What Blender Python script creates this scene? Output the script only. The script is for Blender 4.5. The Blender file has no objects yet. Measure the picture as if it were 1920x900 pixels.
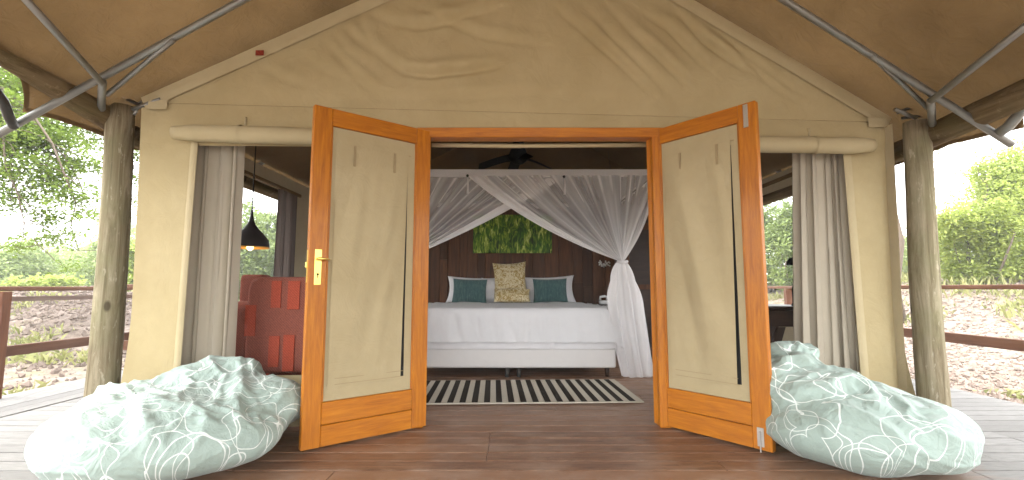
import bpy, math, random
from math import sin, cos, pi, radians, sqrt, atan, exp
from mathutils import Vector, Matrix, noise
import numpy as np
random.seed(7)
S = bpy.context.scene
C = S.collection

# ---------------------------------------------------------------- camera
CAM_H = 0.97; PITCH = atan(0.1); F = 900.0
cd = bpy.data.cameras.new('camera'); cam = bpy.data.objects.new('camera', cd); C.objects.link(cam)
cam.location = (0, 0, CAM_H); cam.rotation_euler = (pi/2 + PITCH, 0, 0)
cd.sensor_width = 36; cd.lens = 36*F/1920; cd.clip_start = 0.05; cd.clip_end = 1000
S.camera = cam
# ---------------------------------------------------------------- sky and sun
SUN_EL, SUN_AZ = radians(62), radians(262)
w = bpy.data.worlds.new('World'); S.world = w; w.use_nodes = True
nt = w.node_tree; nt.nodes.clear()
sky = nt.nodes.new('ShaderNodeTexSky'); sky.sky_type = 'NISHITA'; sky.sun_disc = False
sky.sun_elevation = SUN_EL; sky.sun_rotation = SUN_AZ; sky.dust_density = 2; sky.ozone_density = 0.5; sky.air_density = 1.0
hs = nt.nodes.new('ShaderNodeHueSaturation'); hs.inputs['Saturation'].default_value = 0.12
bgn = nt.nodes.new('ShaderNodeBackground'); bgn.inputs[1].default_value = 0.15
wo = nt.nodes.new('ShaderNodeOutputWorld')
mx = nt.nodes.new('ShaderNodeMix'); mx.data_type = 'RGBA'; mx.inputs[0].default_value = .7; mx.inputs[7].default_value = (9.0, 9.1, 9.3, 1)   # even white overcast
nt.links.new(sky.outputs[0], hs.inputs['Color']); nt.links.new(hs.outputs[0], mx.inputs[6]); nt.links.new(mx.outputs[2], bgn.inputs[0]); nt.links.new(bgn.outputs[0], wo.inputs[0])
sl = bpy.data.lights.new('sun', 'SUN'); sl.energy = .5; sl.angle = radians(14); sl.color = (1, .95, .87)
so = bpy.data.objects.new('sun', sl); C.objects.link(so)
sd = Vector((sin(SUN_AZ)*cos(SUN_EL), cos(SUN_AZ)*cos(SUN_EL), sin(SUN_EL)))
so.rotation_euler = (-sd).to_track_quat('-Z', 'Y').to_euler(); so.location = sd*30
S.view_settings.view_transform = 'Standard'; S.view_settings.look = 'None'
S.view_settings.exposure = 2.58; S.view_settings.gamma = 1
S.render.engine = 'CYCLES'
S.cycles.max_bounces = 10; S.cycles.diffuse_bounces = 6; S.cycles.transparent_max_bounces = 24
S.cycles.transmission_bounces = 6

# ---------------------------------------------------------------- helpers
def P(u, v, Y):
    """point at depth Y along the sight line of a photograph pixel (used for tracing measurements)"""
    a = (u-960)/F; b = (450-v)/F
    d = Vector((a, cos(PITCH)-b*sin(PITCH), sin(PITCH)+b*cos(PITCH)))
    return Vector((0, 0, CAM_H)) + d*(Y/d.y)

class Geo:
    def __init__(s): s.v = []; s.f = []; s.a = None
    def add(s, vs, fs):
        o = len(s.v); s.v += [Vector(p) for p in vs]; s.f += [tuple(i+o for i in f) for f in fs]; return s
    def box(s, lo, hi, ch=0.0, M=None):
        x0,y0,z0 = lo; x1,y1,z1 = hi
        if ch <= 0:
            vs = [(x,y,z) for z in (z0,z1) for y in (y0,y1) for x in (x0,x1)]
            fs = [(0,2,3,1),(4,5,7,6),(0,1,5,4),(2,6,7,3),(0,4,6,2),(1,3,7,5)]
        else:
            c = Vector(((x0+x1)/2,(y0+y1)/2,(z0+z1)/2)); h = Vector(((x1-x0)/2,(y1-y0)/2,(z1-z0)/2))
            vs = []; idx = {}
            for sx in (-1,1):
                for sy in (-1,1):
                    for sz in (-1,1):
                        for ax in range(3):
                            q = Vector((sx*(h.x-(ch if ax != 0 else 0)), sy*(h.y-(ch if ax != 1 else 0)), sz*(h.z-(ch if ax != 2 else 0))))
                            idx[(sx,sy,sz,ax)] = len(vs); vs.append(c+q)
            fs = []
            for sg in (-1,1):
                fs.append([idx[(sg,a,b,0)] for a,b in ((-1,-1),(1,-1),(1,1),(-1,1))][::sg])
                fs.append([idx[(a,sg,b,1)] for a,b in ((-1,-1),(-1,1),(1,1),(1,-1))][::sg])
                fs.append([idx[(a,b,sg,2)] for a,b in ((-1,-1),(1,-1),(1,1),(-1,1))][::sg])
            for a in (-1,1):
                for b in (-1,1):
                    fs.append([idx[(-1,a,b,1)],idx[(1,a,b,1)],idx[(1,a,b,2)],idx[(-1,a,b,2)]][::(-1 if a*b>0 else 1)])
                    fs.append([idx[(a,-1,b,0)],idx[(a,1,b,0)],idx[(a,1,b,2)],idx[(a,-1,b,2)]][::(1 if a*b>0 else -1)])
                    fs.append([idx[(a,b,-1,0)],idx[(a,b,1,0)],idx[(a,b,1,1)],idx[(a,b,-1,1)]][::(-1 if a*b>0 else 1)])
                    for c2 in (-1,1):
                        t = [idx[(a,b,c2,0)],idx[(a,b,c2,1)],idx[(a,b,c2,2)]]
                        fs.append(t if a*b*c2>0 else t[::-1])
        if M is not None: vs = [M @ Vector(p) for p in vs]
        return s.add(vs, fs)
    def tube(s, pts, r, n=10, caps=True, wob=0, seed=0):
        pts = [Vector(p) for p in pts]; m = len(pts)
        rr = [r]*m if isinstance(r, (int,float)) else list(r)
        vs = []; fs = []
        t0 = (pts[1]-pts[0]).normalized()
        ref = Vector((0,0,1)) if abs(t0.z) < .9 else Vector((1,0,0))
        a = t0.cross(ref).normalized()
        for i, p in enumerate(pts):
            t = (pts[min(i+1,m-1)]-pts[max(i-1,0)]).normalized()
            a = (a - t*a.dot(t)).normalized(); b = t.cross(a)
            for k in range(n):
                an = 2*pi*k/n; R = rr[i]
                d = a*cos(an)+b*sin(an)
                if wob: R *= 1+wob*noise.noise(Vector((d.x*1.3+seed, d.y*1.3, d.z*1.3))+p*2.2)+wob*.5*noise.noise(Vector((d.x*3, d.y*3, d.z*3+seed))+p*5)
                vs.append(p + d*R)
        for i in range(m-1):
            for k in range(n):
                k2 = (k+1)%n
                fs.append((i*n+k, i*n+k2, (i+1)*n+k2, (i+1)*n+k))
        if caps: fs += [tuple(range(n))[::-1], tuple((m-1)*n+k for k in range(n))]
        return s.add(vs, fs)
    def lathe(s, prof, c, n=24, axis=None):
        vs = []; fs = []; c = Vector(c)
        for r, z in prof:
            for k in range(n): vs.append(c+Vector((r*cos(2*pi*k/n), r*sin(2*pi*k/n), z)))
        for i in range(len(prof)-1):
            for k in range(n):
                k2 = (k+1)%n; fs.append((i*n+k, i*n+k2, (i+1)*n+k2, (i+1)*n+k))
        return s.add(vs, fs)
    def grid(s, fn, nu, nv, keep=None):
        vs = [fn(i/nu, j/nv) for j in range(nv+1) for i in range(nu+1)]
        fs = [(j*(nu+1)+i, j*(nu+1)+i+1, (j+1)*(nu+1)+i+1, (j+1)*(nu+1)+i) for j in range(nv) for i in range(nu) if keep is None or keep((i+.5)/nu, (j+.5)/nv)]
        return s.add(vs, fs)
    def ellip(s, c, r, n=24, m=14, M=None):
        vs = []; fs = []; c = Vector(c)
        for j in range(m+1):
            th = pi*j/m
            for i in range(n):
                ph = 2*pi*i/n
                q = Vector((r[0]*sin(th)*cos(ph), r[1]*sin(th)*sin(ph), -r[2]*cos(th)))
                if M is not None: q = M @ q
                vs.append(c+q)
        for j in range(m):
            for i in range(n):
                i2 = (i+1)%n; fs.append((j*n+i, j*n+i2, (j+1)*n+i2, (j+1)*n+i))
        return s.add(vs, fs)

def mk(name, g, mat, smooth=False, attr=None):
    me = bpy.data.meshes.new(name); me.from_pydata([tuple(p) for p in g.v], [], g.f)
    for m in (mat if isinstance(mat, (list,tuple)) else [mat]): me.materials.append(m)
    if smooth: me.polygons.foreach_set('use_smooth', [True]*len(me.polygons))
    if attr:
        at = me.attributes.new('dens', 'FLOAT', 'POINT'); at.data.foreach_set('value', attr)
    me.update()
    o = bpy.data.objects.new(name, me); C.objects.link(o); return o

def tag(o, label=None, cat=None, group=None, kind=None):
    if label: o['label'] = label
    if cat: o['category'] = cat
    if group: o['group'] = group
    if kind: o['kind'] = kind
    return o

def solo(name, g, mat, label, cat, group=None, smooth=False, attr=None, kind=None):
    """a top-level thing of one mesh, origin at its base centre"""
    lo = [min(p[i] for p in g.v) for i in range(3)]; hi = [max(p[i] for p in g.v) for i in range(3)]
    c = Vector(((lo[0]+hi[0])/2, (lo[1]+hi[1])/2, lo[2]))
    g.v = [p-c for p in g.v]
    o = mk(name, g, mat, smooth, attr); o.location = c
    return tag(o, label, cat, group, kind)

def root(name, loc, label, cat, group=None, rz=0, kind=None):
    o = bpy.data.objects.new(name, None); C.objects.link(o); o.location = loc; o.rotation_euler = (0,0,rz)
    o['_w'] = tuple(loc); del o['_w']
    return tag(o, label, cat, group, kind)

def origin(o):
    v = Vector(o.location)
    while o.parent: o = o.parent; v += Vector(o.location)
    return v
def part(name, g, mat, parent, smooth=False, attr=None, local=False, label=None, kind=None):
    if not local:
        w0 = origin(parent); g.v = [p-w0 for p in g.v]
    o = mk(name, g, mat, smooth, attr); o.parent = parent
    if label: o['label'] = label
    if kind: o['kind'] = kind
    return o

# ---------------------------------------------------------------- materials
class NT:
    def __init__(s, name):
        s.m = bpy.data.materials.new(name); s.m.use_nodes = True; s.t = s.m.node_tree; s.t.nodes.clear()
        s.out = s.t.nodes.new('ShaderNodeOutputMaterial')
    def n(s, typ, ins=None, **kw):
        nd = s.t.nodes.new(typ)
        for k, v in kw.items(): setattr(nd, k, v)
        for k, v in (ins or {}).items():
            if isinstance(v, bpy.types.NodeSocket): s.t.links.new(v, nd.inputs[k])
            elif v is not None: nd.inputs[k].default_value = v
        return nd
    def coord(s, kind='Object', scale=(1,1,1), loc=(0,0,0)):
        tc = s.n('ShaderNodeTexCoord')
        return s.n('ShaderNodeMapping', {'Vector': tc.outputs[kind], 'Scale': scale, 'Location': loc}).outputs[0]
    def pos(s, scale=(1,1,1)):
        g = s.n('ShaderNodeNewGeometry')
        return s.n('ShaderNodeMapping', {'Vector': g.outputs['Position'], 'Scale': scale}).outputs[0]
    def noise(s, vec, scale=5, detail=4, rough=.55, dist=0):
        return s.n('ShaderNodeTexNoise', {'Vector': vec, 'Scale': scale, 'Detail': detail, 'Roughness': rough, 'Distortion': dist}).outputs[0]
    def ramp(s, fac, stops):
        r = s.n('ShaderNodeValToRGB', {'Fac': fac}); e = r.color_ramp.elements
        while len(e) < len(stops): e.new(.5)
        for k, (p, c) in enumerate(stops):
            e[k].position = p; e[k].color = (c if len(c) == 4 else (*c, 1)) if not isinstance(c, (int,float)) else (c,c,c,1)
        return r.outputs[0]
    def mix(s, f, a, b, mode='MIX'):
        nd = s.n('ShaderNodeMix', data_type='RGBA', blend_type=mode)
        for sk, v in ((nd.inputs[0], f), (nd.inputs[6], a), (nd.inputs[7], b)):
            if isinstance(v, bpy.types.NodeSocket): s.t.links.new(v, sk)
            else: sk.default_value = v if not isinstance(v, tuple) or len(v) == 4 else (*v, 1)
        return nd.outputs[2]
    def math(s, op, a, b=None, c=None):
        return s.n('ShaderNodeMath', {0: a, 1: b, 2: c}, operation=op).outputs[0]
    def bump(s, h, strength=.3, dist=.01, normal=None):
        return s.n('ShaderNodeBump', {'Height': h, 'Strength': strength, 'Distance': dist, 'Normal': normal}).outputs[0]
    def bsdf(s, col, rough=.7, normal=None, metal=0, spec=.3, coat=0, sheen=0, trans=0):
        ins = {'Base Color': col if isinstance(col, bpy.types.NodeSocket) else (*col[:3], 1), 'Roughness': rough, 'Metallic': metal, 'Specular IOR Level': spec, 'Coat Weight': coat, 'Coat Roughness': .15, 'Sheen Weight': sheen}
        if normal is not None: ins['Normal'] = normal
        b = s.n('ShaderNodeBsdfPrincipled', ins)
        sh = b.outputs[0]
        if trans:
            ti = {'Color': col if isinstance(col, bpy.types.NodeSocket) else (*col[:3], 1)}
            if normal is not None: ti['Normal'] = normal
            t = s.n('ShaderNodeBsdfTranslucent', ti)
            sh = s.n('ShaderNodeMixShader', {0: trans, 1: sh, 2: t.outputs[0]}).outputs[0]
        s.t.links.new(sh, s.out.inputs[0]); return s.m
    def surf(s, sh): s.t.links.new(sh, s.out.inputs[0]); return s.m

def canvas_mat(name, c1, c2, trans=0, scale=1.6, lining=None, weave=500, crease=.35):
    t = NT(name); v = t.coord()
    n1 = t.noise(v, scale, 5, .6); n2 = t.noise(v, 14, 4, .6, .6)
    col = t.mix(t.ramp(n1, [(.3, 0), (.7, 1)]), c1, c2)
    col = t.mix(t.math('MULTIPLY', n2, .28), col, (c2[0]*.62, c2[1]*.62, c2[2]*.6), 'MIX')
    if lining:
        gm = t.n('ShaderNodeNewGeometry'); col = t.mix(gm.outputs['Backfacing'], col, lining)
    fine = t.n('ShaderNodeTexVoronoi', {'Vector': v, 'Scale': weave*.35}).outputs[0]
    cr = t.noise(t.coord(scale=(1, 1, 1)), 5.5, 3, .6, 1.8)
    nrm = t.bump(fine, .12, .002); nrm = t.bump(cr, crease, .02, nrm)
    return t.bsdf(col, .92, nrm, spec=.12, trans=trans)

M = {}
M['canvas'] = canvas_mat('tent_canvas', (.38,.285,.135), (.46,.36,.185))
M['canvas_wall'] = canvas_mat('wall_canvas', (.42,.338,.182), (.50,.412,.240), crease=.3)
M['canvas_trim'] = canvas_mat('trim_canvas', (.46,.38,.225), (.51,.43,.27), crease=.1)
M['lined'] = canvas_mat('lined_canvas', (.5,.43,.29), (.56,.49,.34), lining=(.085,.062,.036))
M['liner'] = canvas_mat('tent_liner', (.16,.105,.05), (.21,.14,.07))
M['fly'] = canvas_mat('fly_sheet', (.085,.050,.020), (.20,.124,.055), trans=.15, scale=.9, crease=.8)
M['door_canvas'] = canvas_mat('door_canvas', (.41,.335,.19), (.49,.41,.25), crease=.3)

def simple(name, c, rough=.6, metal=0, spec=.4, bscale=60, bump=.1, vary=.15, coat=0, trans=0):
    t = NT(name); v = t.coord(); n = t.noise(v, bscale, 4)
    col = t.mix(t.noise(v, bscale*.12, 3), tuple(q*(1-vary) for q in c), tuple(min(1, q*(1+vary)) for q in c))
    return t.bsdf(col, rough, t.bump(n, bump, .004), metal, spec, coat, trans=trans)

def varnish(name, sc):
    t = NT(name); v = t.coord(scale=sc)
    g = t.noise(v, 9, 6, .65, .6); b = t.noise(t.coord(), 2.2, 3)
    col = t.ramp(g, [(.22, (.16,.044,.003)), (.38, (.33,.100,.003)), (.55, (.45,.153,.006)), (.78, (.58,.235,.018))])
    col = t.mix(t.math('MULTIPLY', b, .5), col, (.56,.19,.015))
    return t.bsdf(col, .42, t.bump(g, .12, .002), spec=.3, coat=.12)
M['varnish_z'] = varnish('varnished_wood_upright', (5,5,.45))
M['varnish_x'] = varnish('varnished_wood_level', (.45,5,5))

def deck_mat():
    t = NT('deck_boards'); oi = t.n('ShaderNodeObjectInfo')
    off = t.n('ShaderNodeVectorMath', {0: t.coord(scale=(1,14,14)), 1: t.n('ShaderNodeCombineXYZ', {0: t.math('MULTIPLY', oi.outputs['Random'], 50.)}).outputs[0]}, operation='ADD').outputs[0]
    g = t.noise(off, 2.6, 7, .62, .5); g2 = t.noise(off, 9, 4, .6)
    brown = t.ramp(g, [(.25, (.080,.036,.017)), (.5, (.165,.082,.043)), (.75, (.27,.150,.088))])
    brown = t.mix(1.0, brown, t.ramp(t.noise(off, 16, 3, .7), [(.3, .62), (.6, 1.12)]), 'MULTIPLY')
    brown = t.mix(oi.outputs['Random'], brown, t.mix(.65, brown, (.30,.165,.095)))
    # dry dusty scuffs on the walked boards
    sc = t.ramp(t.noise(t.pos((1,1.6,1)), 3.2, 6, .7), [(.45, 0), (.70, .65)])
    brown = t.mix(sc, brown, (.36,.25,.185))
    grey = t.ramp(g2, [(.2, (.10,.095,.088)), (.5, (.22,.21,.197)), (.8, (.30,.29,.272))])
    grey = t.mix(t.math('MULTIPLY', oi.outputs['Random'], .6), grey, (.13,.122,.112))
    # the roof keeps the middle of the deck dry: rain has bleached the boards outside its edge
    sp = t.n('ShaderNodeSeparateXYZ', {0: t.pos()})
    ax = t.math('ABSOLUTE', t.math('SUBTRACT', sp.outputs[0], .1))
    ax = t.math('ADD', ax, t.math('MULTIPLY', t.math('SUBTRACT', t.noise(t.pos((1,5,1)), 2.5, 4), .5), .9))
    f = t.ramp(t.math('DIVIDE', ax, 4), [(.47, 0), (.62, 1)])
    col = t.mix(f, brown, grey)
    rough = t.math('ADD', t.math('MULTIPLY', f, .35), .42)
    b = t.n('ShaderNodeBsdfPrincipled', {'Base Color': col, 'Roughness': rough, 'Specular IOR Level': .35, 'Normal': t.bump(g2, .25, .003)})
    return t.surf(b.outputs[0])
M['deck'] = deck_mat()
def wood(name, cs, sc, rough=.6, bump=.25, rnd=.5, spec=.3, nscale=3):
    t = NT(name); oi = t.n('ShaderNodeObjectInfo')
    off = t.n('ShaderNodeVectorMath', {0: t.coord(scale=sc), 1: t.n('ShaderNodeCombineXYZ', {0: t.math('MULTIPLY', oi.outputs['Random'], 30.)}).outputs[0]}, operation='ADD').outputs[0]
    g = t.noise(off, nscale, 7, .65, .6)
    col = t.ramp(g, [(.25, cs[0]), (.5, cs[1]), (.78, cs[2])])
    col = t.mix(t.math('MULTIPLY', oi.outputs['Random'], rnd), col, cs[0])
    return t.bsdf(col, rough, t.bump(g, bump, .004), spec=spec)
M['pole'] = None
def pole_mat(name, sc, dk_=1):
    t = NT(name); v = t.coord(scale=sc); g = t.noise(v, 3.2, 8, .7, .8); b = t.noise(t.coord(), 3.0, 4, .6)
    col = t.ramp(g, [(.3, (.085,.065,.038)), (.45, (.21,.17,.105)), (.6, (.33,.28,.19)), (.8, (.44,.39,.29))])
    col = t.mix(t.ramp(b, [(.42, 0), (.7, .6)]), col, (.20,.20,.10))
    kn = t.n('ShaderNodeTexVoronoi', {'Vector': t.coord(scale=(3.2,3.2,1.7)), 'Scale': 1.6, 'Randomness': 1}).outputs[0]
    col = t.mix(t.ramp(kn, [(.07, .8), (.13, 0)]), col, (.05,.035,.02))
    fl = t.ramp(t.noise(t.coord(scale=(6,6,1.5)), 4, 5, .7), [(.6, 0), (.66, .6)])
    col = t.mix(fl, col, (.5,.45,.34))
    if dk_ < 1: col = t.mix(1.0, col, (dk_*1.1,dk_*.92,dk_*.72), 'MULTIPLY')     # browner beam timber, with the shade of its underside put into the colour
    return t.bsdf(col, .85, t.bump(g, .6, .012), spec=.15)
M['pole'] = pole_mat('peeled_log', (7,7,.5)); M['pole_y'] = pole_mat('peeled_log_shaded', (7,.5,7), .55)
M['rail'] = wood('stained_rail', ((.07,.028,.014), (.14,.060,.030), (.22,.105,.058)), (6,.6,6))
M['rail_pale'] = wood('pale_rail', ((.30,.22,.19), (.42,.32,.28), (.5,.4,.35)), (6,.6,6))
M['rail_z'] = wood('stained_post', ((.08,.030,.014), (.17,.066,.030), (.27,.12,.058)), (6,6,.6))
M['panelling'] = wood('dark_panelling', ((.036,.014,.005), (.11,.042,.015), (.25,.10,.038)), (8,8,.6), rough=.55, rnd=.9)
M['darkwood'] = wood('dark_furniture', ((.02,.011,.008), (.04,.022,.015), (.07,.04,.027)), (1,6,6), rough=.4)
M['steel'] = simple('galvanised_steel', (.30,.30,.28), .45, .75, bscale=40, vary=.2)
M['steel_dark'] = simple('dark_steel', (.06,.055,.05), .5, .6)
M['brass'] = simple('brass', (.85,.62,.16), .28, .9, bscale=40, vary=.1)
M['zinc'] = simple('zinc_bolt', (.62,.6,.56), .35, .9)
M['blackmesh'] = simple('black_screen', (.02,.02,.018), .8)
M['strap'] = simple('canvas_strap', (.33,.255,.14), .9)
M['lampshade'] = simple('dark_enamel', (.045,.040,.040), .35, .3, vary=.1)
M['gold_in'] = simple('gold_inner', (.75,.45,.12), .35, .5)
t = NT('bulb_glow'); M['bulb'] = t.surf(t.n('ShaderNodeEmission', {'Color': (1,.62,.25,1), 'Strength': 3.}).outputs[0])
M['black'] = simple('black_plastic', (.010,.009,.008), .7, spec=.1)
M['white_plastic'] = simple('white_plastic', (.7,.7,.7), .4)

def cloth_mat(name, c, rough=.9, wr=.3, wscale=7, trans=.12, vary=.05, sheen=0):
    t = NT(name); v = t.coord(); n = t.noise(v, wscale, 5, .6, 1.2)
    f = t.noise(v, 240, 2)
    col = t.mix(n, tuple(q*(1-vary) for q in c), tuple(min(1, q*(1+vary)) for q in c))
    return t.bsdf(col, rough, t.bump(n, wr, .02, t.bump(f, .1, .001)), spec=.15, trans=trans, sheen=sheen)
M['linen'] = cloth_mat('white_linen', (.78,.78,.79))
M['pillow_white'] = cloth_mat('white_cotton', (.80,.79,.80), wr=.2)
M['bedbase'] = cloth_mat('bed_base_cloth', (.70,.68,.66), wr=.12, trans=0)
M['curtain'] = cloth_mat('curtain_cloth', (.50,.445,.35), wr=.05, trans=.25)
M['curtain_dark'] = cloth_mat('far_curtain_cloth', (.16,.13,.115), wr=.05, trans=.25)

def velvet():
    t = NT('teal_velvet'); v = t.coord(scale=(1,1,1)); n = t.noise(t.coord(scale=(3,1,.6)), 22, 6, .75, .5)
    col = t.ramp(n, [(.35, (.022,.060,.062)), (.55, (.055,.115,.112)), (.72, (.14,.21,.19))])
    return t.bsdf(col, .7, t.bump(n, .4, .005), spec=.2, sheen=.4)
M['teal'] = velvet()
def goldcloth():
    t = NT('gold_leaf_print'); v = t.coord(); d = t.noise(v, 7, 3, .6)
    n = t.noise(v, 12, 3, .5, 2.6)
    col = t.ramp(n, [(.40, (.30,.20,.055)), (.47, (.38,.27,.09)), (.50, (.62,.54,.36)), (.60, (.56,.47,.28)), (.66, (.26,.17,.05))])
    return t.bsdf(col, .6, t.bump(n, .15, .004), spec=.3, sheen=.2)
M['gold'] = goldcloth()
def bag_mat():
    t = NT('swirl_print_cotton'); base = t.coord(); cloth = t.n('ShaderNodeAttribute', attribute_name='cloth').outputs['Vector']
    wv = t.n('ShaderNodeVectorMath', {0: cloth, 1: t.n('ShaderNodeVectorMath', {0: t.n('ShaderNodeTexNoise', {'Vector': cloth, 'Scale': 3.0, 'Detail': 1}).outputs[1], 'Scale': .30}, operation='SCALE').outputs[0]}, operation='ADD').outputs[0]
    tot = None
    for k, (sc, rad, off, th) in enumerate([(2.0,.30,(0,0,0),.0068), (2.7,.34,(3.3,1.7,5.1),.009), (1.6,.36,(7.7,4.1,2.2),.0055), (2.3,.27,(1.7,9.1,6.2),.008)]):
        mp = t.n('ShaderNodeMapping', {'Vector': wv, 'Location': off, 'Rotation': (0, 0, k*1.1), 'Scale': (1, 1+.25*(k%2), 1)}).outputs[0]
        vo = t.n('ShaderNodeTexVoronoi', {'Vector': mp, 'Scale': sc, 'Randomness': .9}, voronoi_dimensions='2D').outputs[0]
        d = t.math('ABSOLUTE', t.math('SUBTRACT', vo, rad + .04))
        ln = t.math('LESS_THAN', d, th)
        tot = ln if tot is None else t.math('MAXIMUM', tot, ln)
    n = t.noise(base, 3, 3)
    col = t.mix(n, (.295,.38,.335), (.35,.435,.385))
    col = t.mix(t.math('MULTIPLY', tot, .8), col, (.80,.85,.81))
    w1 = t.noise(base, 8, 3, .5, 2.5); w2 = t.noise(base, 24, 3, .5, 1.5)
    nr = t.bump(w1, .45, .03); nr = t.bump(w2, .32, .010, nr)
    return t.bsdf(col, .6, nr, spec=.3, sheen=.15)
M['bag'] = bag_mat()
def redmat(name, c, wscale):
    t = NT(name); v = t.coord(scale=(1,1,1))
    n = t.n('ShaderNodeTexWave', {'Vector': v, 'Scale': wscale, 'Distortion': 5, 'Detail': 2, 'Detail Scale': 4}, bands_direction='DIAGONAL').outputs[1]
    col = t.mix(n, tuple(q*.62 for q in c), c)
    return t.bsdf(col, .9, t.bump(n, .2, .003), spec=.1)
M['red'] = redmat('maroon_weave', (.30,.10,.07), 30); M['redpatch'] = redmat('red_patch_weave', (.46,.09,.05), 30)
def rugmat(name, c):
    t = NT(name); n = t.noise(t.coord(), 180, 3)
    return t.bsdf(t.mix(n, tuple(q*.8 for q in c), c), .95, t.bump(n, .5, .004), spec=.05)
M['rug_cream'] = rugmat('cream_weave', (.62,.57,.47)); M['rug_dark'] = rugmat('charcoal_weave', (.035,.028,.022))
def picmat():
    t = NT('grass_picture_print')
    n = t.noise(t.coord(scale=(7,1,2.2)), 2.6, 5, .65, 1.2); m = t.noise(t.coord(), 4, 3)
    col = t.ramp(n, [(.40, (.010,.03,.003)), (.49, (.06,.15,.008)), (.57, (.24,.34,.02)), (.68, (.75,.80,.25))])
    col = t.mix(t.ramp(m, [(.4, 0), (.7, .4)]), col, (.05,.20,.01))
    return t.bsdf(col, .5)
M['picture'] = picmat()
def netmat():
    t = NT('mosquito_net'); at = t.n('ShaderNodeAttribute', attribute_name='dens').outputs['Fac']
    col = (.97,.96,.96)
    d = t.n('ShaderNodeBsdfDiffuse', {'Color': (*col,1)}).outputs[0]; tl = t.n('ShaderNodeBsdfTranslucent', {'Color': (*col,1)}).outputs[0]
    sh = t.n('ShaderNodeMixShader', {0: .45, 1: d, 2: tl}).outputs[0]
    tr = t.n('ShaderNodeBsdfTransparent').outputs[0]
    return t.surf(t.n('ShaderNodeMixShader', {0: at, 1: tr, 2: sh}).outputs[0])
M['net'] = netmat()
def leafmat(name, c1, c2, tr=.4, tint=None):
    t = NT(name); gi = t.n('ShaderNodeNewGeometry')
    v = t.noise(t.pos(), 1.3, 2)
    col = t.mix(gi.outputs['Random Per Island'], c1, c2)
    col = t.mix(t.math('MULTIPLY', v, .5), col, tint or tuple(q*1.25 for q in c2))
    return t.bsdf(col, .55, spec=.25, trans=tr)
M['leaf_near'] = leafmat('acacia_leaves', (.11,.18,.03), (.26,.35,.065))
M['leaf_pale'] = leafmat('glare_paled_leaves', (.26,.34,.13), (.40,.47,.21))  # glare over the distant scrub put into the leaf colour
M['leaf_bush'] = leafmat('bright_bush_leaves', (.23,.30,.06), (.40,.46,.12))
M['leaf_deep'] = leafmat('green_bush_leaves', (.14,.20,.06), (.24,.30,.10))
M['grass'] = leafmat('grass_blades', (.14,.17,.05), (.34,.33,.14), .2)
M['bark'] = simple('bark', (.16,.125,.095), .9, bscale=25, bump=.8, vary=.3)
def soil():
    t = NT('dirt_ground'); p = t.pos()
    big = t.noise(p, .55, 5, .6); mid = t.noise(p, 4.5, 7, .72, .4); fin = t.noise(p, 30, 5, .7)
    at = t.n('ShaderNodeAttribute', attribute_name='dens').outputs['Fac']      # turned soil of the heaps
    sand = t.ramp(mid, [(.3, (.22,.17,.13)), (.5, (.36,.29,.235)), (.7, (.46,.39,.33))])
    heap = t.ramp(mid, [(.3, (.085,.066,.056)), (.5, (.235,.185,.16)), (.72, (.41,.335,.29))])
    col = t.mix(at, sand, heap)
    gr = t.ramp(t.noise(p, 1.1, 5, .7), [(.55, 0), (.66, .5)])
    col = t.mix(gr, col, (.26,.25,.11))
    deb = t.ramp(fin, [(.28, 1), (.40, 0)])
    col = t.mix(t.math('MULTIPLY', deb, .6), col, (.10,.07,.045))
    nr = t.bump(mid, .9, .12); nr = t.bump(fin, .8, .03, nr)
    return t.bsdf(col, .95, nr, spec=.05)
M['soil'] = soil()
M['clod'] = simple('soil_clods', (.27,.215,.18), .95, bscale=20, bump=.8, vary=.35, spec=.05)
M['clod_dark'] = simple('dark_soil_clods', (.19,.15,.125), .95, bscale=20, bump=.8, vary=.35, spec=.05)

# ---------------------------------------------------------------- ground
def sstep(a, b, x):
    q = min(1, max(0, (x-a)/(b-a))); return q*q*(3-2*q)
def mound(x, y):
    """left heap of dug soil and right bank, 0..1"""
    l = exp(-((x+10.5)/3.3)**2-((y-11.5)/2.6)**2)+.55*exp(-((x+7.0)/1.6)**2-((y-9.3)/1.5)**2)
    r = sstep(5.2, 11.5, x + .25*noise.noise(Vector((x*.5, y*.5, 3)))*2) * (1-.0*y)
    return l, r
def gz(x, y):
    l, r = mound(x, y)
    z = -.16 + 1.1*l + 1.33*r
    z += .05*noise.noise(Vector((x*.7, y*.7, 0)))
    z += (.10*noise.noise(Vector((x*2.3, y*2.3, 5))) + .07*noise.noise(Vector((x*6, y*6, 9))))*min(1, l*2+r*1.0+.15)*(1 if abs(x) > 4.7 else .1)
    return z
def axis_vals(fine_lo, fine_hi, step, far):
    vals = [fine_lo+i*step for i in range(int((fine_hi-fine_lo)/step)+1)]
    d = step
    a = vals[-1]
    while a < far: d *= 1.35; a += d; vals.append(a)
    a = vals[0]; d = step
    while a > -far: d *= 1.35; a -= d; vals.insert(0, a)
    return vals
xs = axis_vals(-15, 15, .11, 400); ys = axis_vals(2, 17, .11, 400)
g = Geo(); at = []
for y in ys:
    for x in xs:
        l, r = mound(x, y); g.v.append(Vector((x, y, gz(x, y) if abs(x) < 60 and -20 < y < 80 else -.16+1.33*r))); at.append(min(1, l*1.6+r*.35))
nx = len(xs)
g.f = [(j*nx+i, j*nx+i+1, (j+1)*nx+i+1, (j+1)*nx+i) for j in range(len(ys)-1) for i in range(nx-1)]
tag(mk('ground', g, M['soil'], True, at), kind='structure')

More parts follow.
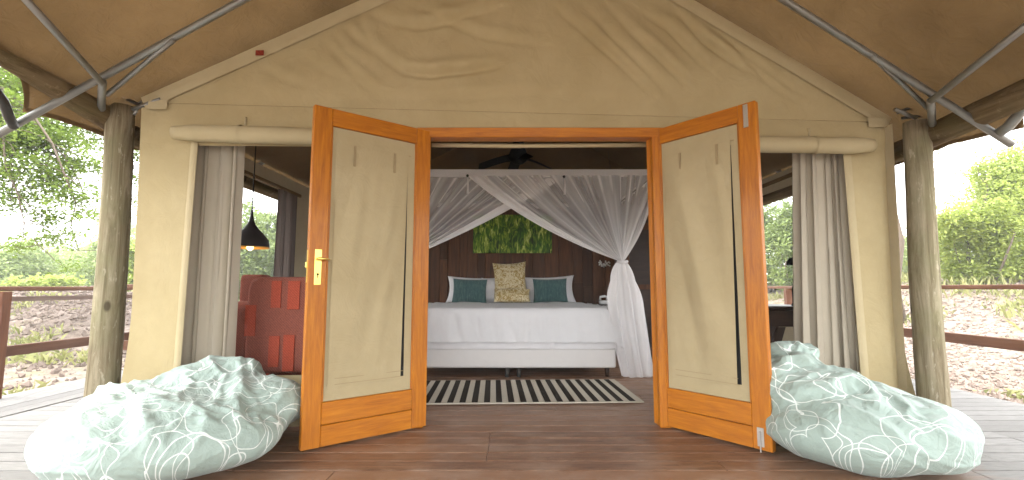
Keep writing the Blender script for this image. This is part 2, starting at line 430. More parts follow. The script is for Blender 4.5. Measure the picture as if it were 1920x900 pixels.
# clods and stones thrown up on the banks, far too many to count
def clods(name, n, region, mat, smin, smax):
    g = Geo(); rr = random.Random(name)
    for _ in range(n):
        x, y = region(rr); s = smin+(smax-smin)*rr.random()**3; z = gz(x, y)
        R = Matrix.Rotation(rr.random()*6, 3, 'Z') @ Matrix.Rotation(rr.random()*2, 3, 'X')
        vs = []
        for a in ((1,0,0),(-1,0,0),(0,1,0),(0,-1,0),(0,0,1),(0,0,-1)):
            vs.append(R @ Vector([q*s*(.6+.8*rr.random()) for q in a]) + Vector((x, y, z+s*.3)))
        g.add(vs, [(0,2,4),(2,1,4),(1,3,4),(3,0,4),(2,0,5),(1,2,5),(3,1,5),(0,3,5)])
    tag(mk(name, g, mat), kind='stuff')
def reg_right(r):
    return (4.75+r.random()**1.3*7.5, 3.2+r.random()*9)
def reg_left(r):
    if r.random() < .6: return (-10.2+r.gauss(0,2.4), 11+r.gauss(0,1.9))
    return (-5-r.random()*7, 4+r.random()*8)
clods('soil_clods', 20000, reg_right, M['clod'], .006, .045)
clods('dark_soil_clods', 3000, reg_right, M['clod_dark'], .006, .04)
clods('heap_clods', 13000, reg_left, M['clod_dark'], .007, .055)

def grass(name, spots, mat, n, h=.22, spread=.22):
    g = Geo(); rr = random.Random(name)
    for (x, y, k) in spots:
        for _ in range(int(n*k)):
            px = x+rr.gauss(0, spread*k); py = y+rr.gauss(0, spread*k); z = gz(px, py)-.01
            a = rr.random()*2*pi; L = h*k*(.4+.8*rr.random()); lean = Vector((rr.gauss(0,.4), rr.gauss(0,.4), 1)).normalized()
            wd = Vector((cos(a), sin(a), 0))*.006*(1+k); b = Vector((px, py, z))
            g.add([b-wd, b+wd, b+lean*L*.6+wd*.7, b+lean*L+Vector((rr.gauss(0,.04), rr.gauss(0,.04), -.02))], [(0,1,2),(0,2,3)])
    tag(mk(name, g, mat), kind='stuff')
rr = random.Random(3)
spots = [(4.75+.5*rr.random(), 3.7+.9*rr.random(), .55) for _ in range(9)]
spots += [(5+rr.random()*6, 3.5+rr.random()*8, .3+.5*rr.random()) for _ in range(26)]
spots += [(-5-rr.random()*9, 4.5+rr.random()*9, .3+.6*rr.random()) for _ in range(40)]
spots += [(-6-rr.random()*22, 13+rr.random()*10, 1.0+rr.random()) for _ in range(120)]
spots += [(8.5+rr.random()*12, 6+rr.random()*14, .8+1.0*rr.random()) for _ in range(90)]
grass('grass_tufts', spots, M['grass'], 90)

# ---------------------------------------------------------------- trees and bushes
def leaf_cloud(g, c, r, n, size, rr, flat=1.0, shell=.45):
    """n small leaves in clumps through an ellipsoid of radii r about c"""
    nc = max(5, n//70); cl = []
    for _ in range(nc):
        d = Vector((rr.gauss(0,1), rr.gauss(0,1), rr.gauss(0,1))).normalized()*(shell+(1-shell)*rr.random())
        k = .75+.5*noise.noise(Vector(d)*1.8+Vector(c))
        cl.append((Vector((c[0]+d.x*r[0]*k, c[1]+d.y*r[1]*k, c[2]+d.z*r[2]*k)), (.12+.16*rr.random())*min(r)))
    for i in range(n):
        q, s = cl[i % nc]
        p = q+Vector((rr.gauss(0,s), rr.gauss(0,s), rr.gauss(0,s*.7*flat)))
        a = Vector((rr.gauss(0,1), rr.gauss(0,1), rr.gauss(0,.6))).normalized(); b = a.cross(Vector((rr.gauss(0,.5), rr.gauss(0,.5), 1))).normalized()
        L = size*(.6+.8*rr.random())
        g.v += [p, p+a*L*.5+b*L*.28, p+a*L, p+a*L*.5-b*L*.28]; o = len(g.v)-4; g.f.append((o,o+1,o+2,o+3))
def limb(g, a, b, r0, r1, rr, sag=.12, n=6):
    a, b = Vector(a), Vector(b); L = (b-a).length; pts = []; off = Vector((rr.gauss(0,1), rr.gauss(0,1), rr.gauss(0,1)))*L*.09
    for i in range(n+1):
        f = i/n; pts.append(a.lerp(b, f)+off*sin(pi*f)+Vector((0,0,-sag*L*f*f*.4))+Vector((rr.gauss(0,1), rr.gauss(0,1), rr.gauss(0,1)))*L*.015*(0 < i < n))
    g.tube(pts, [r0+(r1-r0)*i/n for i in range(n+1)], 6); return pts
def bush(name, x, y, z0, rad, h, n, size, mat, label, cat, group, seed):
    rr = random.Random(seed)
    rt = root(name, (x, y, z0), label, cat, group)
    t = Geo(); f = Geo()
    for k in range(7):
        a = rr.random()*2*pi; d = rr.random()*.75
        tip = (x+cos(a)*rad[0]*d, y+sin(a)*rad[1]*d, z0+h*(.45+.4*rr.random()))
        limb(t, (x+.1*cos(a), y+.1*sin(a), z0-.1), tip, .022*h**.5, .006, rr, 0)
        leaf_cloud(f, tip, (rad[0]*.55, rad[1]*.55, h*.34), n//10, size, rr)
    leaf_cloud(f, (x, y, z0+h*.48), (rad[0], rad[1], h*.5), n*3//10, size, rr, shell=.6)
    leaf_cloud(f, (x, y, z0+h*.18), (rad[0]*.95, rad[1]*.95, h*.2), n*2//10, size, rr, shell=.5)
    part('trunk', t, M['bark'], rt, True); part('crown', f, mat, rt)
    return rt
# right: bushes on top of the bank, measured by where they cross the skyline
RB = 'bushes along the top of the bank'
def bush_px(u, v, Y, radu, h, n, size, mat, label, seed, group=RB, name='bush', cat='bush'):
    p = P(u, v, Y); x, y = p.x, p.y
    r = radu/F*Y
    return bush(name, x, y, gz(x, y), (r, r*.9), h, n, size, M[mat], label, cat, group, seed)
bush_px(1925, 520, 11.0, 135, 3.0, 34000, .08, 'leaf_bush', 'tall bright bush at the right edge above the dirt bank', 1)
bush_px(1835, 520, 10.5, 85, 1.75, 20000, .075, 'leaf_bush', 'lime green bush on the bank just right of the right log post', 2)
bush_px(1755, 520, 15.0, 70, 1.6, 9000, .10, 'leaf_pale', 'small pale bush seen on the left side of the tall bright bush', 3)
bush_px(1715, 520, 17.0, 60, 1.5, 8000, .10, 'leaf_bush', 'low bush in the gap between right tent wall and right log post', 4)
bush_px(1440, 520, 17.5, 75, 3.6, 17000, .11, 'leaf_deep', 'mid green bush seen through the right window beside the door edge', 5)
bush_px(1500, 520, 15.0, 60, 3.1, 15000, .11, 'leaf_deep', 'mid green bush seen through the right window beside the curtain', 6)
bush_px(1600, 520, 18.0, 80, 3.2, 9000, .12, 'leaf_deep', 'bush hidden mostly by the right tent wall and curtain', 7)
bush_px(1960, 520, 15.0, 120, 4.2, 12000, .11, 'leaf_pale', 'grey green bush behind the tall bright bush', 8)
# left: pale scrub behind the heap
LB = 'scrub trees beyond the dirt heap'
for i, (u, Y, r_, h, m, lab) in enumerate([
    (25, 19, 120, 3.0, 'leaf_pale', 'pale scrub tree at the left edge beyond the dirt heap'),
    (120, 22, 110, 3.3, 'leaf_pale', 'pale scrub tree directly left of the left log post'),
    (215, 20, 100, 3.6, 'leaf_pale', 'pale scrub tree directly behind the left log post'),
    (255, 15, 42, 2.5, 'leaf_bush', 'bright green bush in the gap between left log post and tent wall'),
    (75, 15, 60, 1.5, 'leaf_bush', 'low bright bush above the left handrail'),
    (440, 18, 75, 4.1, 'leaf_deep', 'green tree seen through the left window behind the hanging lamp'),
    (505, 20, 75, 4.3, 'leaf_deep', 'green tree seen through the left window beside the far curtain'),
    (350, 24, 120, 4.4, 'leaf_pale', 'tall scrub tree hidden mostly behind the left tent wall')]):
    bush_px(u, 535, Y, r_, h, 16000 if r_ > 60 else 8000, .13, m, lab, 20+i, LB, 'scrub_tree', 'tree')

# the acacia whose branches hang over the left railing
rr = random.Random(11)
ac = root('acacia_tree', (-9.2, 7.2, gz(-9.2, 7.2)), 'feathery acacia with branches hanging over the left railing', 'tree')
T = Geo(); L = Geo()
def leaf_spray(g, p, n, s, size):
    for _ in range(n):
        q = p+Vector((rr.gauss(0,s), rr.gauss(0,s), rr.gauss(0,s*.55)))
        a = Vector((rr.gauss(0,1), rr.gauss(0,1), rr.gauss(0,.5))).normalized(); b = a.cross(Vector((rr.gauss(0,.4), rr.gauss(0,.4), 1))).normalized()
        Ls = size*(.6+.8*rr.random()); g.v += [q, q+a*Ls*.5+b*Ls*.3, q+a*Ls, q+a*Ls*.5-b*Ls*.3]; o = len(g.v)-4; g.f.append((o,o+1,o+2,o+3))
b0 = Vector((-9.2, 7.2, gz(-9.2,7.2)-.1)); fork = Vector((-8.9, 7.3, 3.9))
limb(T, b0, fork, .17, .12, rr, 0)
tips = [(30,300,7), (75,330,6.8), (120,290,7.2), (165,310,7.4), (60,400,6.7), (130,370,7.0), (170,400,7.4), (30,360,6.6), (262,300,8.2), (255,360,8.3), (150,450,7.2), (75,450,6.6), (10,270,6.5), (215,270,8), (95,260,7.4), (255,260,8), (150,255,7.5), (15,330,6.4), (265,335,8.5)]
hubs = [P(60,20,7.0), P(150,60,7.3), P(240,90,8.0), P(-60,120,6.6)]
for hb in hubs: limb(T, fork, hb, .07, .035, rr, 0)
for (u, v, Y) in tips:
    tp = P(u+rr.uniform(-12,12), v+rr.uniform(-12,12), Y); hb = min(hubs, key=lambda q: (q-tp).length)
    pts = limb(T, hb, tp, .022, .005, rr, .1, 8)
    for k in range(2, 9):
        for _ in range(2):
            d = Vector((rr.gauss(0,1), rr.gauss(0,1), rr.gauss(-.2,.6))).normalized()*(.2+.35*rr.random())
            e = pts[k]+d; limb(T, pts[k], e, .007, .003, rr, .2, 3)
            leaf_spray(L, e, 120, .11, .055)
            if rr.random() < .6: leaf_spray(L, pts[k]+d*.5, 36, .08, .045)
leaf_cloud(L, (-9.5, 8.0, 5.4), (4.0, 3.4, 1.5), 15000, .09, rr)
part('trunk', T, M['bark'], ac, True); part('crown', L, M['leaf_near'], ac)
# thin dry branch reaching out of the bush on the right
dt = root('dead_tree', P(1830, 525, 11).to_tuple(), 'thin bare tree with a long grey branch left of the right bush', 'tree')
T = Geo(); p0 = P(1840, 525, 11); limb(T, p0-Vector((0,0,.25)), P(1835,400,11), .06, .035, rr, 0)
for a_, b_, r_ in (((1835,400),(1700,432),.026), ((1835,405),(1900,392),.02), ((1765,418),(1790,405),.012), ((1835,400),(1850,345),.02), ((1780,412),(1812,385),.012), ((1850,345),(1830,310),.012)):
    limb(T, P(*a_, 11), P(*b_, 11), r_, r_*.4, rr, 0)
T2 = Geo()
for u, v in ((1722,425),(1745,300),(1770,412),(1812,385),(1832,312),(1850,345)): leaf_spray(T2, P(u,v,11), 60, .12, .06)
part('trunk', T, M['bark'], dt, True); part('crown', T2, M['leaf_bush'], dt)
tw = root('hanging_branch_tree', (7.6, 9.4, gz(7.6, 9.4)), 'slender tree whose twigs show below the right edge of the roof', 'tree')
T = Geo(); L = Geo()
tp = P(1745, 180, 9); limb(T, (7.6, 9.4, gz(7.6,9.4)), P(1715,120,9.2), .05, .03, rr, 0); limb(T, P(1715,120,9.2), tp, .03, .015, rr)
for u, v in ((1760,285),(1780,275),(1740,290),(1755,310),(1795,270),(1730,275),(1712,340)):
    e = P(u, v, 9); pts = limb(T, tp, e, .012, .004, rr, .1); leaf_spray(L, e, 40, .1, .05); leaf_spray(L, pts[4], 25, .1, .05)
leaf_cloud(L, P(1850,90,9), (1.6,1.4,.8), 3000, .08, rr)
part('trunk', T, M['bark'], tw, True); part('crown', L, M['leaf_near'], tw)

# ---------------------------------------------------------------- deck
dk = tag(mk('deck', Geo().box((-4.6,-3.5,-.14), (4.3,8.2,-.045)), M['steel_dark']), kind='structure')
PITCHB = .14; rr = random.Random(5)
rows = int((8.0+3.48)/PITCHB)
for j in range(rows):
    y0 = -3.48+j*PITCHB
    x = -3.845; lim = 4.3
    cuts = [x]; c = x+rr.choice((1.3, 2.1, 2.9, 3.7)) 
    while c < lim-.6: cuts.append(c); c += rr.choice((2.9, 3.4, 3.9))
    cuts.append(lim)
    for a, b in zip(cuts[:-1], cuts[1:]):
        dz = rr.uniform(-.0012, .0012); hx = (b-a)/2-.0015; hy = PITCHB/2-.0058
        o = mk('plank', Geo().box((-hx,-hy,-.022), (hx,hy,.0), .0022), M['deck']); o.location = ((a+b)/2, y0+PITCHB/2, -.002+dz); o.parent = dk
M['deck_side'] = M['deck'].copy(); M['deck_side'].name = 'deck_boards_lengthwise'
for nd in M['deck_side'].node_tree.nodes:
    if nd.type == 'MAPPING' and tuple(round(q) for q in nd.inputs['Scale'].default_value) == (1,14,14): nd.inputs['Scale'].default_value = (14,1,14)
for i in range(5):
    for k in range(4):
        x0 = -4.6+i*.1495; y0 = -1.4+k*2.4
        o = mk('plank', Geo().box((-.0725,-1.197,-.022), (.0725,1.197,0), .0022), M['deck_side']); o.location = (x0+.0745, y0+1.2, .004+rr.uniform(-.001,.001)); o.parent = dk

# ---------------------------------------------------------------- railings
def railing(x, label, side, posts, ztop, zlow, pale):
    rt = root('railing', (x, posts[0], 0), label, 'railing')
    y0, y1 = 1.2, 8.0
    part('handrail', Geo().box((x-.06,y0,ztop-.042), (x+.06,y1,ztop), .006), M['rail'], rt)
    part('lower_rail', Geo().box((x-.022,y0,zlow-.05), (x+.022,y1,zlow+.045), .005), M['rail'], rt)
    if pale: part('upper_rail', Geo().box((x-.075,y0,.845), (x-.045,y1,.892), .004), M['rail_pale'], rt)
    for y in posts:
        sx = .045
        part('post', Geo().box((x-sx-.07*side,y-.04,-.13), (x+sx-.07*side,y+.04,ztop-.044), .005), M['rail_z'], rt)
    return rt
railing(-4.6, 'stained timber railing along the left edge of the deck', -1, [1.6, 3.0, 4.30, 5.95, 7.5], .985, .40, True)
railing(4.3, 'stained timber railing along the right edge of the deck', 1, [1.6, 3.2, 6.0, 7.4], 1.0, .49, False)
# rail end between the left log and the tent wall
rt = root('railing', (-3.55, 4.5, 0), 'short brown rail post with a side rail between left log post and tent', 'railing')
part('post', Geo().box((-3.715,4.455,.0), (-3.625,4.545,.965), .005), M['rail_z'], rt)
part('block', Geo().box((-3.72,4.40,.004), (-3.60,4.452,.12), .004), M['rail_pale'], rt)
part('handrail', Geo().box((-3.74,4.44,.967), (-2.75,4.56,1.005), .006), M['rail'], rt)
part('lower_rail', Geo().box((-3.623,4.48,.40), (-2.75,4.52,.49), .005), M['rail'], rt)

# ---------------------------------------------------------------- log posts and beams
def log_pts(a, b, n=22, bend=.0):
    a, b = Vector(a), Vector(b); return [a.lerp(b, i/n)+Vector((bend*sin(pi*i/n), 0, 0)) for i in range(n+1)]
p = log_pts((-2.87,3.45,0), (-2.905,3.45,2.31), bend=.015)
solo('log_post', Geo().tube(p, [.096-.010*i/22 for i in range(23)], 28, wob=.05, seed=1), M['pole'], 'thick peeled log post standing left of the tent front', 'post', smooth=True)
p = log_pts((2.945,3.45,0), (2.995,3.45,2.19), bend=-.012)
solo('log_post', Geo().tube(p, [.092-.009*i/22 for i in range(23)], 28, wob=.06, seed=9), M['pole'], 'thick peeled log post standing right of the tent front', 'post', smooth=True)
p = log_pts((-3.0,3.52,2.21), (-2.99,-.4,2.90), bend=.02)
solo('log_beam', Geo().tube(p, .087, 24, wob=.05, seed=4), M['pole_y'], 'log beam running forward from the top of the left log post', 'beam', smooth=True)
p = log_pts((3.09,3.52,2.08), (2.98,-.4,2.36), bend=.02)
solo('log_beam', Geo().tube(p, .085, 24, wob=.06, seed=6), M['pole_y'], 'log beam running forward from the top of the right log post', 'beam', smooth=True)
p = log_pts((-2.93,3.60,2.14), (-2.86,7.6,2.12), 10)
solo('log_beam', Geo().tube(p, .08, 16, wob=.05, seed=8), M['pole_y'], 'log beam running back behind the left log post beside the tent', 'beam', smooth=True)
p = log_pts((3.10,3.60,2.06), (3.08,7.6,2.06), 10)
solo('log_beam', Geo().tube(p, .08, 16, wob=.05, seed=10), M['pole_y'], 'log beam running back behind the right log post beside the tent', 'beam', smooth=True)

# ---------------------------------------------------------------- roof canopy over the tent
RX, RZ = .2, 4.16
def flyz(x):
    return RZ-(RX-x)*.606 if x < RX else RZ-(x-RX)*.690
cp = root('canopy', (0, 3.5, 0), 'large brown canvas roof on steel pipes stretched over the tent', 'canopy')
Y0F, Y1F = -3.6, 8.6  # front end runs unseen past the camera, lengthened to shade the porch
def scallop(y):   # the eave hangs lowest at the pipes and is cut away between them
    k = [-3.6, -1.2, .9, 3.06, 5.2, 8.0]
    for a, b in zip(k[:-1], k[1:]):
        if a <= y <= b:
            q = (y-a)/(b-a); q = min(q, 1-q)*2
            return (1-(1-min(1, q*1.9))**2.2) * ((.30) if b < 3.2 else .08)
    return 0
def fly_side(s):
    xe = -3.22 if s < 0 else 3.36
    def fn(a, b):
        y = Y0F+(Y1F-Y0F)*b; e = xe-s*scallop(y)
        x = RX+(e-RX)*a; z = flyz(x)
        n = noise.noise(Vector((x*1.2, y*1.5, 2)))*.03+noise.noise(Vector((x*3+y*2, y*2.2, 7)))*.014
        dd = sqrt((x-s*2.75)**2+(y-3.06)**2); an = math.atan2(y-3.06, x-s*2.75)
        n += (.030*max(0, 1-3.2*abs(noise.noise(Vector((cos(an)*3.2, sin(an)*3.2, dd*.5+s)))))+.012*noise.noise(Vector((cos(an)*9, sin(an)*9, dd))))*min(1, dd*1.6)*exp(-dd/1.1)
        z += n*.7+.035-.05*sin(pi*min(1,max(0,(y-3.06)/2.1)))*(.4+.6*a)
        return Vector((x, y, z))
    return fn
part('fly_sheet', Geo().grid(fly_side(-1), 90, 230), M['fly'], cp, True)
part('fly_sheet', Geo().grid(fly_side(1), 90, 230), M['fly'], cp, True)
# hem of the sheet, a doubled strip folded under the eave
for s in (-1, 1):
    fn = fly_side(s)
    def hem(a, b, fn=fn, s=s):
        q = fn(1, b); return q+Vector((-s*.035*a+s*.002, 0, .035*.65*a-.006))
    part('hem', Geo().grid(hem, 3, 240), M['fly'], cp, True)
def pipe(name, a, b, r=.021, mat='steel', bend=None):
    pts = [Vector(a), Vector(b)] if bend is None else bend
    return part(name, Geo().tube(pts, r, 12), M[mat], cp, True)
for s, (A, B) in ((-1, (P(-4,252,3.06), P(455,0,3.06))), (1, (P(1897,271,3.06), P(1470,0,3.06)))):
    d = (B-A).normalized(); top = A+d*((RX-A.x)/d.x)
    pipe('rafter', A, top, .024)
for y in (-3.4, -1.2, .9, 5.2, 8.0):
    for s in (-1, 1):
        xe = 3.25*s; pipe('rafter', (xe, y, flyz(xe)-.015), (RX, y, flyz(RX)-.015), .022)
pipe('ridge_pipe', (RX, -3.5, RZ-.03), (RX, 8.5, RZ-.03), .024)
pipe('purlin', P(192,156,3.02), P(20,-32,2.33), .021)
pipe('purlin', P(1745,190,3.02), P(1990,-4,2.25), .021)
pipe('strut', P(192,152,3.05), P(190,204,3.3), .023); pipe('strut', P(1745,188,3.05), P(1748,233,3.3), .023)
pipe('brace', P(326,75,3.05), P(200,178,3.18), .016); pipe('brace', P(1635,105,3.05), P(1746,208,3.18), .016)
pipe('spreader', P(300,186,3.4), P(248,205,3.42), .014); pipe('spreader', P(1678,205,3.4), P(1718,222,3.42), .014)
pipe('spreader', P(222,178,3.38), P(285,208,3.46), .012, 'steel_dark'); pipe('spreader', P(1742,188,3.38), P(1682,212,3.46), .012, 'steel_dark')
pipe('spreader', P(252,215,3.42), P(270,178,3.5), .010); pipe('spreader', P(1735,215,3.42), P(1690,222,3.5), .012, 'steel_dark')
pipe('eave_pipe', 0, 0, .03, bend=[P(1872,250,3.03), P(1890,238,2.98), P(1912,212,2.90), P(1945,165,2.75)])
pipe('eave_pipe', 0, 0, .028, 'steel_dark', bend=[P(26,236,3.03), P(18,222,2.97), P(6,190,2.87), P(-25,150,2.7)])

# ---------------------------------------------------------------- the tent
def wy(x): return 3.50+.03*x          # the front wall stands slightly askew to the view
tent = root('safari_tent', (0.15, 3.5, 0), 'cream canvas safari tent with open orange wooden double doors', 'tent')
XL0, XR0 = -2.71, 2.90               # side edges of the front wall
EL, ER = 2.33, 2.24                  # eave heights
AX, AZ = .31, 3.84
WL = (-2.31, -1.12); WR = (1.30, 2.56)
HEAD = 2.15
def belly(x, z): # soft folds of a hung canvas wall
    return .012*noise.noise(Vector((x*2.2, z*.6, 1)))+.006*noise.noise(Vector((x*7, z*1.2, 4)))
def wallseg(x0t, x0b, x1t, x1b, z0, z1, nx_, nz_, flareL=0, flareR=0):
    def fn(a, b):
        z = z0+(z1-z0)*b; k = (z-0)/2.3
        l = x0b+(x0t-x0b)*k-flareL*max(0, 1-z/.9)**2; r = x1b+(x1t-x1b)*k+flareR*max(0, 1-z/.9)**2
        x = l+(r-l)*a
        return Vector((x, wy(x)+belly(x, z), z))
    return Geo().grid(fn, nx_, nz_)
part('front_wall', wallseg(-2.725, -2.66, -2.30, -2.33, .01, 2.29, 14, 60, flareL=.12), M['canvas_wall'], tent, True)
part('front_wall', wallseg(2.56, 2.53, 2.91, 2.84, .01, 2.21, 14, 60, flareR=.14), M['canvas_wall'], tent, True)
part('front_wall', wallseg(WL[1], WL[1], -.70, -.70, .01, HEAD, 12, 40), M['canvas_wall'], tent, True)
part('front_wall', wallseg(1.11, 1.11, WR[0], WR[0], .01, HEAD, 8, 40), M['canvas_wall'], tent, True)
part('front_wall', wallseg(WL[0], WL[0], WL[1], WL[1], .01, .36, 20, 10), M['canvas_wall'], tent, True, label='canvas sill below the left window')
part('front_wall', wallseg(WR[0], WR[0], WR[1], WR[1], .01, .36, 20, 10), M['canvas_wall'], tent, True, label='canvas sill below the right window')
# gable sheet with its wrinkles modelled: each fold is a traced line that pushes the cloth out on one side and in on the other
folds = [([(695,20),(730,37),(780,45),(830,35),(930,8)], .030), ([(675,30),(700,80),(730,110),(760,130),(805,135),(880,125),(930,117)], .040),
 ([(650,45),(670,70),(710,100)], .026), ([(605,65),(645,110),(690,160),(730,190)], .026), ([(490,120),(530,145),(580,160)], .022),
 ([(480,165),(530,190),(580,220)], .016), ([(430,190),(530,190),(680,183),(830,180),(980,168),(1150,175)], .014),
 ([(1055,10),(1130,75),(1230,165)], .028), ([(1145,0),(1195,55),(1245,100),(1290,140)], .028), ([(1205,5),(1260,40),(1330,110)], .026),
 ([(1280,10),(1330,65),(1405,115)], .028), ([(1330,20),(1400,80),(1500,150),(1560,180)], .020), ([(560,90),(590,120),(640,140)], .018), ([(340,195),(400,215),(520,222)], .010),
 ([(770,0),(900,60),(1010,75)], .018), ([(1395,85),(1470,150),(1540,200)], .016), ([(630,60),(655,95),(700,130)], .02), ([(1100,0),(1160,70),(1270,170)], .016)]
fw = []
for pl, amp in folds:
    fw.append(([ (P(u,v,3.46).x, P(u,v,3.46).z) for u, v in pl], amp))
def foldd(x, z):
    tot = 0
    for pl, amp in fw:
        best = 9; sg = 0; tt = 0; n = len(pl)-1
        for i in range(n):
            ax, az = pl[i]; bx, bz = pl[i+1]; dx, dz = bx-ax, bz-az; L2 = dx*dx+dz*dz
            q = min(1, max(0, ((x-ax)*dx+(z-az)*dz)/L2)); ex, ez = x-ax-q*dx, z-az-q*dz; d = sqrt(ex*ex+ez*ez)
            if d < best: best = d; sg = 1 if dx*ez-dz*ex > 0 else -1; tt = (i+q)/n
        if best < .5:
            env = (.25+.75*sin(pi*min(1, max(0, tt))))
            s = best*sg
            tot += 1.05*amp*env*1.25*(.75+.9*noise.noise(Vector((x*1.7, z*1.7, 6))))*(exp(-((s-.045)/.05)**2)*1.0-exp(-((s+.022)/.026)**2)*.75+.35*exp(-((s-.12)/.10)**2))
    return tot
def gable(a, b):
    # b 0 = wall top, 1 = apex; a across
    zl = EL+(AZ-EL)*b; zr = ER+(AZ-ER)*b
    xl = XL0+(AX-XL0)*b; xr = XR0+(AX-XR0)*b
    x = xl+(xr-xl)*a; z = zl+(zr-zl)*a
    n = .03*noise.noise(Vector((x*1.3, z*1.6, 3)))+.012*noise.noise(Vector((x*4, z*4, 3)))
    edge = sstep(0, .12, min(a, 1-a))*sstep(0, .16, b)
    return Vector((x, wy(x)-(foldd(x, z)+n)*edge, z))
part('gable', Geo().grid(gable, 260, 130), M['canvas_wall'], tent, True)
# strip of canvas between gable foot and head of the openings
def strip(a, b):
    x = XL0+(XR0-XL0)*a; zt = EL+(ER-EL)*a; z0 = HEAD-.14; zz = z0+(zt-z0)*b
    return Vector((x, wy(x)+.004+(belly(x*1.4, zz*2)*1.2-.014)*sin(pi*b), zz))
def keepstrip(a, b):
    x = XL0+(XR0-XL0)*a; z = HEAD-.14+(EL+(ER-EL)*a-HEAD+.14)*b
    return not (-.70 < x < 1.12 and z < HEAD+.0)
part('header', Geo().grid(strip, 224, 20, keepstrip), M['canvas_wall'], tent, True)
# trim along the gable edge and a seam along the eave
for s in (-1, 1):
    e0 = Vector((XL0 if s < 0 else XR0, 0, EL if s < 0 else ER)); e1 = Vector((AX, 0, AZ)); d = (e1-e0).normalized(); nn = Vector((-d.z, 0, d.x))*(1 if s < 0 else -1)
    if nn.z < 0: nn = -nn
    def trim(a, b, e0=e0, e1=e1, nn=nn):
        q = e0.lerp(e1, a)+nn*(.035-.10*b); q.y = wy(q.x)-.016-.002*sin(pi*b)+.003*noise.noise(Vector((q.x*4, b*2, 0))); return q
    part('gable_trim', Geo().grid(trim, 70, 6), M['canvas_trim'], tent, True)
part('corner_patch', Geo().grid(lambda a, b: Vector((-2.66+.14*a, wy(-2.6)-.03, 2.27+.07*b)), 4, 3), M['canvas_trim'], tent)
part('corner_patch', Geo().grid(lambda a, b: Vector((2.72+.14*a, wy(2.8)-.03, 2.19+.07*b)), 4, 3), M['canvas_trim'], tent)
part('red_tag', Geo().box((-1.905,3.408,2.690), (-1.845,3.412,2.728)), redmat('red_tag_cloth', (.3,.05,.03), 20), tent)
# window edge bindings
for x0, x1 in ((-2.345,-2.295), (2.515,2.575)):
    part('window_binding', Geo().grid(lambda a, b, x0=x0, x1=x1: Vector((x0+(x1-x0)*a-.02*(1-b)*(1 if x0 < 0 else -1)*1.0, wy(x0)-.012-.008*sin(pi*a), .02+2.02*b)), 4, 30), M['canvas_trim'], tent, True)
# side walls, each with window openings; brown lining inside
def sidewall(xt, xb, ywin, s):
    def fn(a, b):
        y = 3.5+4.0*a; z = .0+(2.28 if s < 0 else 2.2)*b; x = xb+(xt-xb)*b
        return Vector((x+.01*noise.noise(Vector((y*1.5, z, s))), y, z))
    g = Geo().grid(fn, 80, 48, lambda a, b: not ((ywin[0] < 3.5+4*a < ywin[1] or 6.25 < 3.5+4*a < 7.30) and .62 < 2.28*b < 2.10))  # rear opening is unseen, added to light the bed
    if s > 0: g.f = [f[::-1] for f in g.f]
    part('side_wall', g, M['lined'], tent, True)
sidewall(-2.68, -2.62, (3.75, 5.6), -1); sidewall(2.86, 2.80, (3.75, 5.9), 1)
for xb, s in ((-2.66,-1), (2.84,1)):
    part('window_frame', Geo().box((xb-.015,3.72,.585), (xb+.015,5.95,.62), .003), M['liner'], tent)
    part('window_frame', Geo().box((xb-.015,3.72,2.10), (xb+.015,5.95,2.135), .003), M['liner'], tent)
# inner roof
for s in (-1, 1):
    e = (XL0, EL) if s < 0 else (XR0, ER)
    def rf(a, b, e=e): 
        x = e[0]+(AX-e[0])*a; z = e[1]+(AZ-e[1])*a
        y = wy(x)+.03+(7.55-3.53)*b
        return Vector((x, y, z+.02*noise.noise(Vector((x*1.5, y*1.2, 8)))-.04*sin(pi*a)))
    part('inner_roof', Geo().grid(rf, 30, 30), M['liner'], tent, True)
part('back_wall', Geo().add([(XL0,7.55,0),(XR0,7.55,0),(XR0,7.55,ER),(AX,7.55,AZ),(XL0,7.55,EL)], [(0,1,2,3,4)]), M['liner'], tent)
# rolled-up window blinds with their straps
def blind(x0, x1, z0, z1, s, taper):
    n = 40; pts = []; rad = []
    for i in range(n+1):
        f = i/n; x = x0+(x1-x0)*f; pts.append((x, wy(x)-.075-.01*noise.noise(Vector((x*2,0,0))), z0+(z1-z0)*f+.006*noise.noise(Vector((x*3,1,0)))))
        e = f if taper < 0 else 1-f
        rad.append(.062*(.75+.25*min(1, e*12))*(1+.05*noise.noise(Vector((x*5,3,0)))))
    return Geo().tube(pts, rad, 18, wob=.05, seed=x0)
bl = part('rolled_blind', blind(-2.43, -.78, 2.082, 2.045, -1, -1), M['canvas_trim'], tent, True)
br = part('rolled_blind', blind(1.22, 2.70, 2.035, 2.03, 1, 1), M['canvas_trim'], tent, True)
def strapring(x, z, r=.068):
    y = wy(x)-.075; g = Geo()
    g.grid(lambda a, b: Vector((x-.012+.024*b, y+r*cos(2*pi*a), z+r*sin(2*pi*a))), 20, 1)
    g.box((x-.008, wy(x)-.02, z+.06), (x+.008, wy(x)-.012, z+.15)); return g
for o, x, z in ((bl,-1.96,2.072), (bl,-1.25,2.056), (br,1.55,2.035), (br,2.26,2.03)):
    part('strap', strapring(x, z), M['canvas_trim'], o, True)
